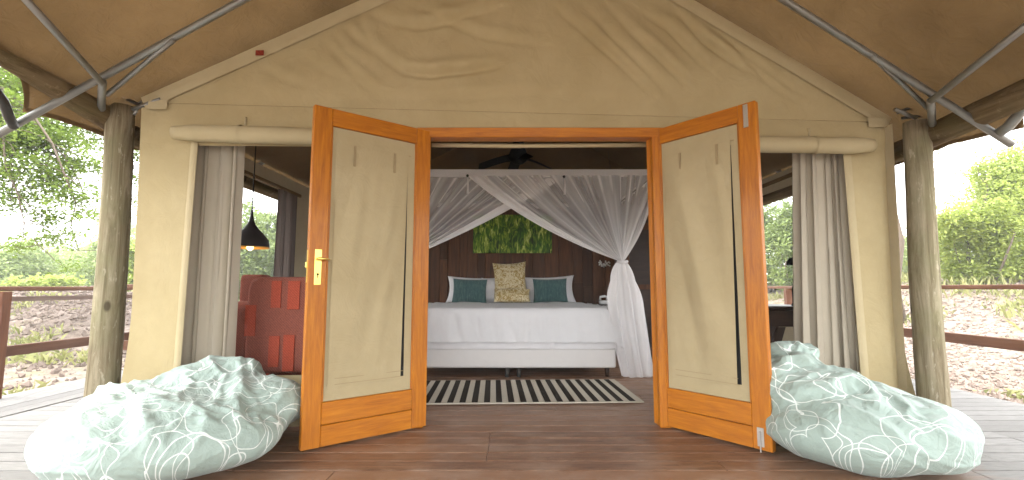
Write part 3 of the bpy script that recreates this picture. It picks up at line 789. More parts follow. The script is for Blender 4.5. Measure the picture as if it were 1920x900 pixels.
# door frame
fy = lambda x: wy(x)
df = part('door_frame', Geo().box((-.70,fy(.2)-.055,0.0), (-.622,fy(.2)+.055,2.15), .005), M['varnish_z'], tent)
part('jamb', Geo().box((1.033,fy(.2)-.055,.0), (1.115,fy(.2)+.055,2.15), .005), M['varnish_z'], df)
part('head', Geo().box((-.705,fy(.2)-.058,2.078), (1.12,fy(.2)+.058,2.152), .005), M['varnish_x'], df)
part('rolled_flap', Geo().tube([(-.618,fy(.2)+.10,2.065),(0,fy(.2)+.10,2.058),(1.03,fy(.2)+.10,2.066)], .016, 10), M['canvas_trim'], df, True)

# doors: local x runs from the hinge to the free edge, local -y (left) is the side turned to the viewer
def door(hinge, free, zt, mirror, slit_free, label):
    hx, hy = hinge; dx, dy = free[0]-hx, free[1]-hy; W = sqrt(dx*dx+dy*dy); ang = math.atan2(dy, dx)
    H = zt-.014; Y0 = 0.0; TH = .044
    f = -1 if mirror else 1      # visible face: local +y for the left door, -y for the right
    def Yv(d): return f*d        # d outward from the door's middle towards the viewer
    def bx(x0, x1, z0, z1, d0, d1, ch=.004):
        a, b = sorted((Yv(d0), Yv(d1))); return Geo().box((x0,a,z0), (x1,b,z1), ch)
    SW = .112
    g = bx(0, SW, 0, H, -TH/2, TH/2); g2 = bx(W-SW, W, 0, H, -TH/2, TH/2); g.add(g2.v, g2.f)
    d = mk('door', g, M['varnish_z']); d.parent = tent; d.location = Vector((hx, hy, .014))-origin(tent); d.rotation_euler = (0,0,ang); d['label'] = label
    def sp(name, g, mat, smooth=False): 
        o = mk(name, g, mat, smooth); o.parent = d; return o
    sp('top_rail', bx(SW+.001, W-SW-.001, H-.115, H, -TH/2+.002, TH/2-.002), M['varnish_x'])
    sp('bottom_rail', bx(SW+.001, W-SW-.001, 0, .125, -TH/2+.002, TH/2-.002), M['varnish_x'])
    sp('bottom_rail', bx(SW+.001, W-SW-.001, .129, .262, -TH/2+.002, TH/2-.002), M['varnish_x'])
    # canvas infill with an opening, screen behind it, loose flap in front
    x0, x1, z0, z1 = SW+.002, W-SW-.002, .264, H-.117
    ox0, ox1, oz0, oz1 = x0+.060, x1-.055, z0+.10, z1-.12
    def inf(a, b):
        x = x0+(x1-x0)*a; z = z0+(z1-z0)*b
        return Vector((x, Yv(.006+.003*noise.noise(Vector((x*8, z*5, hx)))), z))
    sp('canvas_panel', Geo().grid(inf, 60, 110, lambda a, b: not (ox0 < x0+(x1-x0)*a < ox1 and oz0 < z0+(z1-z0)*b < oz1)), M['door_canvas'], True)
    sp('insect_screen', bx(x0, x1, z0, z1, -.012, -.009, 0), M['blackmesh'])
    hang = ox1 if slit_free else ox0            # side left loose
    def flap(a, b):
        z = (oz0-.018)+(oz1+.02-oz0+.018)*b
        gap = .026*(1-b)**.8+.0005
        l = ox0-.025+(0 if slit_free else gap+.025); r = ox1+.025-((gap+.025) if slit_free else 0)
        x = l+(r-l)*a
        k = sin(pi*a)*sin(pi*min(1, b*1.02))
        off = .014+.040*k*(.6+.7*noise.noise(Vector((x*3, z*1.2, hx*3))))+.050*noise.noise(Vector((x*5.5+z*1.2, z*.9, hx)))*k**.5+.012*noise.noise(Vector((x*13+z*2, z*2.2, hx)))*k**.5
        return Vector((x, Yv(max(.010, off)), z))
    sp('flap', Geo().grid(flap, 60, 130), M['door_canvas'], True)
    # stitched hem lines and ties
    g = Geo()
    for zz in (oz0-.006, oz0+.030): 
        q = bx(ox0+.01, ox1-.02, zz, zz+.003, .013, .016, 0); g.add(q.v, q.f)
    for xx in ((ox0-.02,) if slit_free else (ox1+.018,)):
        q = bx(xx, xx+.002, oz0, oz1, .008, .0125, 0); g.add(q.v, q.f)
    q = bx(ox0-.02, ox1+.02, oz1+.018, oz1+.021, .008, .0125, 0); g.add(q.v, q.f)
    sp('stitching', g, M['strap'])
    for k in (.22, .80):
        xx = ox0+(ox1-ox0)*k; sp('tie_strap', bx(xx-.007, xx+.007, oz1-.12, oz1+.016, .017, .024, 0), M['strap'])
    sp('glazing_bead', bx(x0-.002, x0+.008, z0, z1, .004, .016, .002), M['varnish_z']); sp('glazing_bead', bx(x1-.008, x1+.002, z0, z1, .004, .016, .002), M['varnish_z'])
    return d, W, H, bx, sp
dl, W, H, bx, sp = door((-.612,3.474), (-1.256,2.945), 2.125, False, False, 'left door leaf with brass lock plate')
zc = 1.09
g = bx(W-.078, W-.036, zc-.115, zc+.105, TH_ if False else .0225, .0265, .002); sp('lock_plate', g, M['brass'])
g = Geo().tube([(W-.057,.026,zc+.045),(W-.057,.062,zc+.045)], .009, 10); g.tube([(W-.057,.060,zc+.045),(W-.085,.066,zc+.044),(W-.115,.064,zc+.040)], [.009,.007,.005], 10); sp('handle', g, M['brass'], True)
g = Geo().tube([(W-.057,.0262,zc-.05),(W-.057,.0275,zc-.05)], .007, 12); g.box((W-.0595,.0262,zc-.072),(W-.0545,.0275,zc-.05)); sp('keyhole', g, M['black'])
g = Geo().box((W+.0003,-.010,zc-.10), (W+.002,.010,zc+.10)); g.box((W+.002,-.006,zc-.01),(W+.012,.006,zc+.025), .002); sp('latch_plate', g, M['brass'])
g = Geo().tube([(W-.057,-.023,zc+.045),(W-.057,-.062,zc+.045)], .009, 10); g.tube([(W-.057,-.060,zc+.045),(W-.10,-.066,zc+.044),(W-.16,-.064,zc+.040)], [.009,.0075,.006], 10); sp('handle', g, M['brass'], True)
dr, W, H, bx, sp = door((1.028,3.545), (1.535,2.915), 2.14, True, True, 'right door leaf with flush bolts at top and bottom')
sp('top_bolt', bx(W-.075, W-.045, H-.16, H-.01, .0225, .027, .002), M['zinc'])
g = bx(W-.085, W-.045, .02, .13, .0225, .026, .002); q = bx(W-.069, W-.061, -.012, .11, .026, .034, .002); g.add(q.v, q.f); sp('bottom_bolt', g, M['zinc'])

# ---------------------------------------------------------------- curtains
def curtain(name, p0t, p1t, p0b, p1b, z0, z1, folds_, amp, mat, label, seed, top_gather=1.0):
    rr = random.Random(seed); ph = [rr.uniform(-.5,.5) for _ in range(8)]
    def fn(a, b):
        t0 = Vector(p0b).lerp(Vector(p0t), b); t1 = Vector(p1b).lerp(Vector(p1t), b); q = t0.lerp(t1, a)
        d = (t1-t0).normalized(); n = Vector((-d.y, d.x))
        aa = a+.04*sin(a*7+ph[0])+.02*sin(a*17+ph[1]+b*.8)
        k = sin(2*pi*folds_*aa+.5*sin(b*2+ph[2]))
        off = amp*(abs(k)**.7*(1 if k > 0 else -1))*(.7+.45*sin(a*9+ph[3]))*(.75+.4*(1-b))
        q = q+n*off+d*amp*.5*cos(4*pi*folds_*aa)
        return Vector((q.x, q.y, z0+(z1-z0)*b))
    return solo(name, Geo().grid(fn, int(folds_*22), 40), mat, label, 'curtain', 'curtains tied back beside the tent windows', True)
curtain('curtain', (-2.44,3.555), (-2.07,3.58), (-2.46,3.56), (-2.06,3.60), .12, 2.10, 4, .042, M['curtain'], 'grey beige curtain at the left front window of the tent', 1)
curtain('curtain', (2.215,3.66), (2.60,3.64), (2.13,3.68), (2.58,3.64), .12, 2.08, 5, .042, M['curtain'], 'grey beige curtain at the right front window of the tent', 2)
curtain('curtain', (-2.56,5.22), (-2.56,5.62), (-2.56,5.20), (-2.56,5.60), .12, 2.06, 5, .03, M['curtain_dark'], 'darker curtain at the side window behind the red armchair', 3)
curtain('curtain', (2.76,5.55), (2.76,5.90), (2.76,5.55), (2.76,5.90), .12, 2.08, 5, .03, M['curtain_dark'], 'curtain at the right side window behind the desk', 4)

# ---------------------------------------------------------------- inside: panelled wall behind the bed
pw = root('panelled_wall', (0, 7.42, 0), 'dark vertical wooden plank wall behind the bed', 'wall')
part('batten', Geo().box((-2.5,7.45,0), (2.65,7.50,2.32)), M['liner'], pw)
rr = random.Random(8); x = -2.5
while x < 2.6:
    wdt = rr.choice((.12,.15,.15,.19,.22)); x2 = min(2.65, x+wdt); d = rr.uniform(0,.012)
    if rr.random() < .35:
        zc_ = rr.uniform(.6,1.9)
        segs = [(0.0, zc_), (zc_+.003, 2.32)]
    else: segs = [(0.0, 2.32)]
    for a, b in segs:
        o = part('plank', Geo().box((x+.002,7.405-d,a), (x2-.002,7.447,b), .003), M['panelling'], pw)
        c = Vector(((x+x2)/2, 7.42, (a+b)/2))-origin(pw)
        for vv in o.data.vertices: vv.co -= c
        o.location = c
    x = x2
# cupboard right of the bed
cb = root('cupboard', (1.95, 7.1, 0), 'dark wooden cupboard in the corner right of the bed', 'cupboard')
part('carcass', Geo().box((1.58,6.85,0), (2.5,7.39,1.95), .006), M['darkwood'], cb)
for k in range(2):
    dd = part('door', Geo().box((1.60+k*.45,6.825,.06), (2.04+k*.45,6.848,1.90), .004), M['panelling'], cb)
    part('inset_panel', Geo().box((1.67+k*.45,6.815,.15), (1.97+k*.45,6.8245,.95), .003), M['darkwood'], dd)
    part('inset_panel', Geo().box((1.67+k*.45,6.815,1.02), (1.97+k*.45,6.8245,1.80), .003), M['darkwood'], dd)
    part('handle', Geo().box((2.0+k*.08,6.80,.9), (2.012+k*.08,6.824,1.05), .002), M['zinc'], dd)
# picture
pc = root('picture', (0, 7.38, 1.51), 'wide green picture of tall grass hanging above the bed', 'picture')
part('frame', Geo().box((-.60,7.365,1.505), (.615,7.39,2.10), .004), M['picture'], pc)
g = Geo().add([(-.597,7.3625,1.508),(.612,7.3625,1.508),(.612,7.3625,2.097),(-.597,7.3625,2.097)], [(0,1,2,3)]); part('print', g, M['picture'], pc)

# ---------------------------------------------------------------- bed
bed = root('bed', (0, 6.3, 0), 'wide double bed with pale upholstered base facing the door', 'bed')
part('base', Geo().box((-1.15,5.32,.105), (1.13,7.32,.318), .014), M['bedbase'], bed)
part('mattress', Geo().box((-1.12,5.36,.321), (1.10,7.32,.66), .03), M['linen'], bed, True)
for x, y in ((-1.05,5.40), (-.055,5.38), (.075,5.38), (1.05,5.42), (-1.05,7.2), (1.05,7.2)):
    g = Geo().lathe([(.001,0),(.022,0),(.024,.03),(.030,.108),(.001,.108)], (x,y,.002), 12); part('leg', g, M['steel_dark'] if abs(x) < .2 else M['darkwood'], bed, True)
# fitted sheet that hangs to the base, duvet over it
def drape(xl, xr, y0, y1, zt, zb, puff, seed, sidez=None, sidex=0, noisy=1.0):
    """cloth over the bed: across a, along b from the foot hem up, over and back"""
    hang = zt-zb; Lb = hang+(y1-y0); La = (xr-xl)
    def fn(a, b):
        hs_ = .36; tot = La+2*hs_; s = a*tot-hs_        # position across incl. side drops
        q = b*Lb-hang
        if s < 0: x = xl-.03+.02*s; dz = s
        elif s > La: x = xr+.03-.02*(La-s)+sidex*(s-La); dz = -(s-La)*.95
        else: x = xl+s; dz = 0
        e = min(max(min(s, La-s), 0), .12)/.12
        if q < 0: y = y0-.035-.02*noise.noise(Vector((x*4, q*3, seed)))*noisy; z = zt+q
        else: y = y0+q; z = zt
        f = min(1, abs(q)/.10); rnd = (1-f)**2
        if q >= 0: z -= .035*rnd*.7
        else: y += .035*rnd
        if 0 <= s <= La: z -= .03*(1-e)**2
        else: z += dz
        if q >= 0: z += puff*(noise.noise(Vector((x*2.2, y*2.0, seed)))*.5+.5*noise.noise(Vector((x*5, y*5, seed+2)))*.5+.3*max(0, 1-4*abs(noise.noise(Vector((x*2.5+y, y*2.5, seed+9))))))
        y -= 0 if q >= 0 else (abs(noise.noise(Vector((x*5+z*1.5, z*1.2, seed+5))))*.05+.012*noise.noise(Vector((x*14, z*3, seed))))*noisy*min(1, -q/.12)
        if s > La or s < 0: x += .03*noise.noise(Vector((y*5, z*2, seed)))
        z = max(z, zb+.01*noise.noise(Vector((x*3, 0, seed)))) if not (s > La and sidez) else max(z, sidez)
        return Vector((x, y, z))
    return Geo().grid(fn, 150, 110)
solo('bed_sheet', drape(-1.13, 1.105, 5.345, 7.28, .685, .312, .0, 3, noisy=.5), M['pillow_white'], 'white bottom sheet showing below the duvet hem', 'sheet', smooth=True)
solo('duvet', drape(-1.15, 1.10, 5.315, 7.20, .755, .385, .03, 8, sidez=.33, sidex=.52), M['linen'], 'white rumpled duvet spread over the bed', 'duvet', smooth=True)

def pillow(name, c, w_, h_, th, tilt, rz, mat, label, cat, group=None, roll=0, pinch=.06):
    g = Geo(); n = 30
    def side(sg):
        def fn(a, b):
            u, v = 2*a-1, 2*b-1
            k = (1-abs(u)**3.0)**.6*(1-abs(v)**3.0)**.6
            px = u*w_/2*(1-pinch*(1-v*v)); pz = v*h_/2*(1-pinch*(1-abs(u)**2))
            y = sg*th/2*k*(1+.12*noise.noise(Vector((u*2, v*2, c[0]*5+sg))))+.006*noise.noise(Vector((u*6, v*6, c[0]*3)))*k
            return Vector((px, y, pz))
        return fn
    g.grid(side(-1), n, n); g2 = Geo().grid(side(1), n, n); g2.f = [f[::-1] for f in g2.f]; g.add(g2.v, g2.f)
    R = Matrix.Rotation(rz, 3, 'Z') @ Matrix.Rotation(tilt, 3, 'X') @ Matrix.Rotation(roll, 3, 'Y')
    g.v = [R @ p+Vector(c) for p in g.v]
    return solo(name, g, mat, label, cat, group, True)
WPG = 'white pillows at the head of the bed'
pillow('pillow', (-.57,7.22,.94), .82, .41, .24, -.25, 0, M['pillow_white'], 'white pillow behind the left teal cushion', 'pillow', WPG, roll=.03, pinch=.11)
pillow('pillow', (.545,7.22,.945), .80, .42, .24, -.25, 0, M['pillow_white'], 'white pillow behind the right teal cushion', 'pillow', WPG, roll=-.04, pinch=.11)
pillow('pillow', (-.29,7.17,.935), .36, .36, .15, -.35, .2, M['pillow_white'], 'white pillow slumped between left teal cushion and gold cushion', 'pillow', WPG, roll=.12)
pillow('cushion', (-.615,7.02,.93), .50, .36, .14, -.3, .03, M['teal'], 'teal velvet cushion on the left side of the bed', 'cushion', 'teal velvet cushions', roll=.03)
pillow('cushion', (.555,7.02,.935), .50, .36, .14, -.3, -.03, M['teal'], 'teal velvet cushion on the right side of the bed', 'cushion', 'teal velvet cushions', roll=-.02)
pillow('cushion', (-.03,7.10,1.09), .50, .54, .15, -.22, 0, M['gold'], 'tall gold leaf patterned cushion standing between the pillows', 'cushion', roll=-.05, pinch=.10)
pillow('cushion', (0.0,6.90,.865), .52, .24, .16, -.75, 0, M['gold'], 'low gold patterned cushion lying in front of the tall gold one', 'cushion', pinch=.06)

# ---------------------------------------------------------------- mosquito net
NZ = 2.275; NXL, NXR, NYF, NYB = -1.62, 1.60, 5.2, 7.33
net = root('mosquito_net', (0, 6.2, 0), 'white four poster mosquito net draped and crossed over the bed', 'mosquito net')
g = Geo(); at = []
def addg(gg, vals):
    global at
    g.add(gg.v, gg.f); at += vals
q = Geo().grid(lambda a, b: Vector((NXL+(NXR-NXL)*a, NYF+(NYB-NYF)*b, NZ-.03*sin(pi*a)*sin(pi*b))), 20, 14)
part('top_sheet', q, M['net'], net, True, [.66]*len(q.v))
q = Geo(); vals = []
for (xa, ya, xb, yb) in ((NXL,NYF,NXR,NYF), (NXL,NYB,NXR,NYB), (NXL,NYF,NXL,NYB), (NXR,NYF,NXR,NYB)):
    r_ = Geo().grid(lambda a, b: Vector((xa+(xb-xa)*a, ya+(yb-ya)*a-.004*sin(a*60), NZ-.085+.085*b)), 80, 2); q.add(r_.v, r_.f); vals += [.86]*len(r_.v)
part('top_band', q, M['net'], net, True, vals)
q = Geo()
for a_, b_ in (((NXL,NYF+.02),(NXL,NYB)), ((NXR,NYF+.02),(NXR,NYB))):
    q.tube([(a_[0],a_[1],NZ-.045),(b_[0],b_[1],NZ-.045)], .010, 8)
part('canopy_frame', q, M['darkwood'], net, True, kind='stuff')
q = Geo()
for x_, y_ in ((NXL,NYF),(NXR,NYF),(NXL,NYB),(NXR,NYB)): q.tube([(x_,y_,NZ),(AX+(x_-AX)*.9,y_+(.1 if y_ < 6 else -.1),AZ-abs(x_*.9-AX)*.55-.07)], .003, 5)
part('hanging_cord', q, M['steel_dark'], net)
def swag(name, corner, hook, mid, gather, seed, nstr=150, sgn=1):
    """strands run from the top band between corner and hook down to the gather; the hook strand is the swag edge"""
    rr = random.Random(seed); n2 = 44; vals = []; gg = Geo()
    corner, hook, mid, gather = map(Vector, (corner, hook, mid, gather))
    for i in range(nstr+1):
        t_ = i/nstr; tp = corner.lerp(hook, t_)
        # sag control: the outer edge passes through mid, inner strands straighter
        cpt = (mid*2-(hook+gather)*.5) if t_ > .999 else None
        ctl_e = Vector(((hook.x+gather.x)*.5, 0, (hook.z+gather.z)*.5)); sag = Vector(mid)-ctl_e
        base = (tp+gather)*.5; k = t_**2.2
        ctl = base+Vector((sag.x*k, 0, sag.z*k))*1.0
        for j in range(n2+1):
            s = j/n2; p_ = tp*(1-s)**2+ctl*2*s*(1-s)+gather*s*s
            rip = .5+.5*sin(t_*2*pi*11+2.2*sin(t_*9+seed)); f2 = noise.noise(Vector((t_*26, s*.6, seed)))
            p_ = p_+Vector((0, -.03*rip*(1-abs(s-.25))-.02*f2-.004*sgn, 0))
            gg.v.append(p_)
            den = .25+.28*max(0, noise.noise(Vector((t_*9, s*.8, seed+3))))+.20*max(0, f2)+.22*rip**10*min(1, s*3+.2)+.5*s**4
            hemw = 1-(.085+.05*s)
            if t_ > hemw: den = .93
            # heading gathers under the band
            fr = abs(((tp.x*7.2+.35*sin(tp.x*5)) % 1)-.5); den += .5*max(0, 1-fr/(.16*max(.02, 1-s*3.2))) if s < .3 else 0
            vals.append(min(.93, den))
    gg.f = [(i*(n2+1)+j, (i+1)*(n2+1)+j, (i+1)*(n2+1)+j+1, i*(n2+1)+j+1) for i in range(nstr) for j in range(n2)]
    return part('drape', gg, M['net'], net, True, vals)
GR = (1.19, 5.20, 1.25); GL = (-1.26, 5.20, 1.26); MC = (-.03, 5.2, 1.80)
swag('a', (NXR,NYF,NZ-.07), (-.49,NYF,2.20), (.22,5.2,1.585), GR, 3, sgn=1)
swag('b', (NXL,NYF+.07,NZ-.07), (.575,NYF+.07,2.19), (-.36,5.28,1.60), (GL[0], 5.27, GL[2]), 6, sgn=-1)
def sidenet(xr, gather, seed):
    gg = Geo(); vals = []; ns = 90; n2 = 30; gather = Vector(gather)
    for i in range(ns+1):
        t_ = i/ns; tp = Vector((xr, NYF+(NYB-NYF)*t_, NZ-.07)); base = (tp+gather)*.5; base += Vector(((xr-base.x)*.45, 0, -.12))
        for j in range(n2+1):
            s = j/n2; p_ = tp*(1-s)**2+base*2*s*(1-s)+gather*s*s
            f2 = noise.noise(Vector((t_*18, s*.7, seed))); gg.v.append(p_+Vector((.03*f2, 0, 0)))
            den = .32+.4*max(0, f2)+.5*s**3
            if t_ < .07 or t_ > .95: den = .7
            vals.append(min(.93, den))
    gg.f = [(i*(n2+1)+j, (i+1)*(n2+1)+j, (i+1)*(n2+1)+j+1, i*(n2+1)+j+1) for i in range(ns) for j in range(n2)]
    part('side_drape', gg, M['net'], net, True, vals)
sidenet(NXR, GR, 4); sidenet(NXL, GL, 5)
def tail(gather, foot, w0, w1, seed, lean):
    gg = Geo(); vals = []; na, nb = 120, 40; gather, foot = Vector(gather), Vector(foot)
    for j in range(nb+1):
        s = j/nb; c = gather.lerp(foot, s**1.3)+Vector((lean*sin(pi*s), 0, 0))
        r_ = w0+(w1-w0)*sstep(0, .45, s)+.02*sin(pi*min(1, s*4))-.02*sstep(.6, 1, s)
        for i in range(na):
            an = 2*pi*i/na; fl = 1+.22*sin(an*9+seed+s)+.18*noise.noise(Vector((cos(an)*3, sin(an)*3, s*1.5+seed)))
            gg.v.append(c+Vector((cos(an)*r_*fl, sin(an)*r_*.55*fl, 0))); vals.append(.74+.2*noise.noise(Vector((cos(an)*5, sin(an)*5, s*2))))
    gg.f = [(j*na+i, j*na+(i+1)%na, (j+1)*na+(i+1)%na, (j+1)*na+i) for j in range(nb) for i in range(na)]
    part('tail', gg, M['net'], net, True, vals)
tail(GR, (1.385,5.40,.005), .045, .165, 1, -.03); tail(GL, (-1.42,5.22,.005), .045, .15, 4, .03)
for x_ in (GR, GL): part('tie', Geo().tube([(x_[0]-.055,x_[1]-.02,x_[2]+.005),(x_[0],x_[1]-.055,x_[2]-.005),(x_[0]+.055,x_[1]-.02,x_[2]+.005)], .016, 8), M['pillow_white'], net, True)
for x_, z_ in ((-.488,2.195),(.571,2.185)):
    part('hook', Geo().ellip((x_,NYF-.035,z_), (.016,.016,.016), 10, 8), M['black'], net, True)
    part('tie_tail', Geo().tube([(x_+.004,NYF-.04,z_-.02),(x_+.008,NYF-.045,z_-.10),(x_+.004,NYF-.04,z_-.20)], [.007,.009,.013], 8), M['pillow_white'], net, True)

# ---------------------------------------------------------------- ceiling fan, wall lamp, telephone
fan = root('ceiling_fan', (.08, 6.0, 2.5), 'dark ceiling fan hanging above the mosquito net', 'ceiling fan')
part('rod', Geo().tube([(.08,6.0,3.66),(.08,6.0,2.78)], .020, 10), M['black'], fan, True)
part('motor', Geo().lathe([(.001,.86),(.07,.84),(.08,.76),(.10,.72),(.125,.66),(.13,.60),(.06,.55),(.001,.54)], (.08,6.0,2.0), 24), M['black'], fan, True)
for k in range(4):
    an = radians(12+90*k); d = Vector((cos(an), sin(an), 0)); n = Vector((-sin(an), cos(an), 0)); c = Vector((.08,6.0,2.62))
    part('blade', Geo().grid(lambda a, b: c+d*(.09+.42*a)+n*(.05+.02*a)*(2*b-1)+Vector((0,0,.0-.15*a**1.3+.035*(2*b-1))), 10, 2), M['black'], fan, True)
wl = root('wall_lamp', (1.40, 7.38, 1.33), 'small glass bead wall lamp beside the right end of the bed', 'lamp')
part('bracket', Geo().tube([(1.40,7.40,1.30),(1.40,7.30,1.28),(1.40,7.28,1.33)], .008, 8), M['zinc'], wl, True)
g = Geo(); rr = random.Random(2)
for k in range(46):
    a_ = rr.random()*2*pi; r_ = .085*sqrt(rr.random()); z_ = 1.30+.09*rr.random()*(r_/.085)
    g.ellip((1.40+r_*cos(a_), 7.28+r_*sin(a_), z_), (.011,.011,.013), 6, 5)
gl = NT('glass_beads'); part('bead_shade', g, gl.bsdf((.75,.72,.66), .1, spec=.8), wl, True)
bt = root('bedside_table', (1.42, 7.15, 0), 'dark bedside table behind the right net drape', 'bedside table')
part('top', Geo().box((1.20,6.98,.70), (1.56,7.36,.73), .004), M['darkwood'], bt)
part('cabinet', Geo().box((1.22,7.0,.05), (1.54,7.35,.699), .004), M['darkwood'], bt)
tl = root('telephone', (1.34, 7.12, .73), 'small white telephone on the bedside table', 'telephone')
part('body', Geo().box((1.29,7.06,.732), (1.41,7.2,.79), .012), M['white_plastic'], tl)
part('handset', Geo().tube([(1.30,7.13,.80),(1.30,7.10,.84),(1.36,7.10,.85),(1.40,7.10,.84),(1.40,7.13,.80)], .018, 8), M['white_plastic'], tl, True)

# ---------------------------------------------------------------- rug
rg = root('rug', (.15, 4.63, 0), 'striped black and cream rug lying inside the doorway', 'rug', rz=radians(2.2))
hw, hd_ = 1.02, .505; ns = 19; sw = (2*hw-.03)/(2*ns+1)
rg.location = (.08, 4.64, .004)
part('base', Geo().box((-hw,-hd_,0), (hw,hd_,.010), .003), M['rug_cream'], rg, local=True)
for k in range(ns):
    x0 = -hw+.015+sw*(2*k+1)
    part('stripe', Geo().box((x0,-hd_+.022,.0105), (x0+sw,hd_-.02,.0125), .0006), M['rug_dark'], rg, local=True)

# ---------------------------------------------------------------- pendant lamp
pd = root('pendant_lamp', (-2.30, 4.2, 1.32), 'dark bell shaped hanging lamp seen through the left window', 'lamp')
cx = (-2.30, 4.2, 0)
prof = [(.155,1.322),(.154,1.345),(.146,1.385),(.120,1.425),(.088,1.46),(.058,1.495),(.034,1.53),(.020,1.565),(.013,1.61),(.010,1.66)]
part('shade', Geo().lathe(prof, cx, 32), M['lampshade'], pd, True)
part('inner_lining', Geo().lathe([(r_-.004, z_) for r_, z_ in prof[:-3]], cx, 32), M['gold_in'], pd, True)
part('rim', Geo().lathe([(.152,1.318),(.158,1.318),(.158,1.328),(.152,1.328)], cx, 32), M['gold_in'], pd, True)
part('bulb', Geo().ellip((-2.30,4.2,1.335), (.028,.028,.038), 14, 10), M['bulb'], pd, True)
part('cord', Geo().tube([(-2.30,4.2,2.50),(-2.298,4.2,2.1),(-2.30,4.2,1.65)], .005, 6), M['black'], pd)

# ---------------------------------------------------------------- armchair
ch = root('armchair', (-1.85, 4.05, 0), 'maroon armchair with bright red woven patches behind the left window', 'armchair')
def cushion_box(lo, hi, r, nz=10): # rounded upholstered block
    c = [(lo[i]+hi[i])/2 for i in range(3)]; h = [(hi[i]-lo[i])/2 for i in range(3)]
    g_ = Geo(); n = 28; m = 16; e = .22
    def sgp(v, p_): return (abs(v)**p_)*(1 if v >= 0 else -1)
    def fn(a, b):
        th = pi*b-pi/2; ph = 2*pi*a
        return Vector((c[0]+h[0]*sgp(cos(th), e)*sgp(cos(ph), e), c[1]+h[1]*sgp(cos(th), e)*sgp(sin(ph), e), c[2]+h[2]*sgp(sin(th), e)))
    g_.grid(fn, 48, 28); return g_
part('backrest', cushion_box((-2.125,3.86,.30), (-1.40,4.06,1.06), .05), M['red'], ch, True)
part('armrest', cushion_box((-2.33,3.94,.10), (-2.14,4.72,.86), .05), M['red'], ch, True)
part('armrest', cushion_box((-1.43,3.98,.10), (-1.27,4.72,.80), .05), M['red'], ch, True)
part('wing', cushion_box((-2.32,4.10,.74), (-2.12,4.26,1.085), .05), M['red'], ch, True)
part('seat', cushion_box((-2.17,4.0,.12), (-1.43,4.72,.47), .05), M['red'], ch, True)
g = Geo()
for (u0, v0, u1, v1) in ((510,527,526,577), (541,527,561,580), (461,572,478,630), (505,630,522,688), (532,628,550,696), (488,700,503,740)):
    a_, b_ = P(u0, v0, 3.857), P(u1, v1, 3.857)
    g.box((a_.x,3.852,b_.z), (b_.x,3.859,a_.z), .001)
part('woven_patch', g, M['redpatch'], ch)
for x_, y_ in ((-2.25,3.95),(-1.35,3.95),(-2.25,4.65),(-1.35,4.65)): part('leg', Geo().lathe([(.001,0),(.02,0),(.028,.11),(.001,.11)], (x_,y_,.0), 10), M['darkwood'], ch)

# ---------------------------------------------------------------- desk and desk lamp
dsk = root('desk', (2.2, 4.1, 0), 'dark wooden desk behind the right window', 'desk')
part('top', Geo().box((1.55,3.95,.79), (2.48,4.50,.822), .005), M['darkwood'], dsk)
part('apron', Geo().box((1.60,3.98,.655), (2.44,4.02,.788), .003), M['darkwood'], dsk)
for x_ in (1.60, 2.33):
    for y_ in (3.965, 4.40): part('leg', Geo().box((x_,y_,.0), (x_+.085,y_+.07,.6545 if y_ < 4 else .789), .004), M['darkwood'], dsk)
part('brace', Geo().add([(2.235,3.97,.652),(2.17,3.97,.652),(2.05,3.97,.30),(2.115,3.97,.30),(2.235,4.0,.652),(2.17,4.0,.652),(2.05,4.0,.30),(2.115,4.0,.30)], [(0,1,2,3),(7,6,5,4),(0,4,5,1),(1,5,6,2),(2,6,7,3),(3,7,4,0)]), M['darkwood'], dsk)
dlp = root('desk_lamp', (2.40, 4.05, .822), 'black desk lamp standing on the desk by the right curtain', 'lamp')
part('base', Geo().lathe([(.001,0),(.055,0),(.055,.015),(.045,.02),(.045,.15),(.03,.19),(.02,.21),(.001,.21)], (2.40,4.05,.823), 20), M['black'], dlp, True)
part('arm', Geo().tube([(2.40,4.05,1.02),(2.405,4.05,1.10),(2.40,4.05,1.20)], .010, 8), M['black'], dlp, True)
part('shade', Geo().lathe([(.085,1.165),(.08,1.195),(.06,1.22),(.02,1.235),(.001,1.236)], (2.41,4.05,0), 24), M['black'], dlp, True)

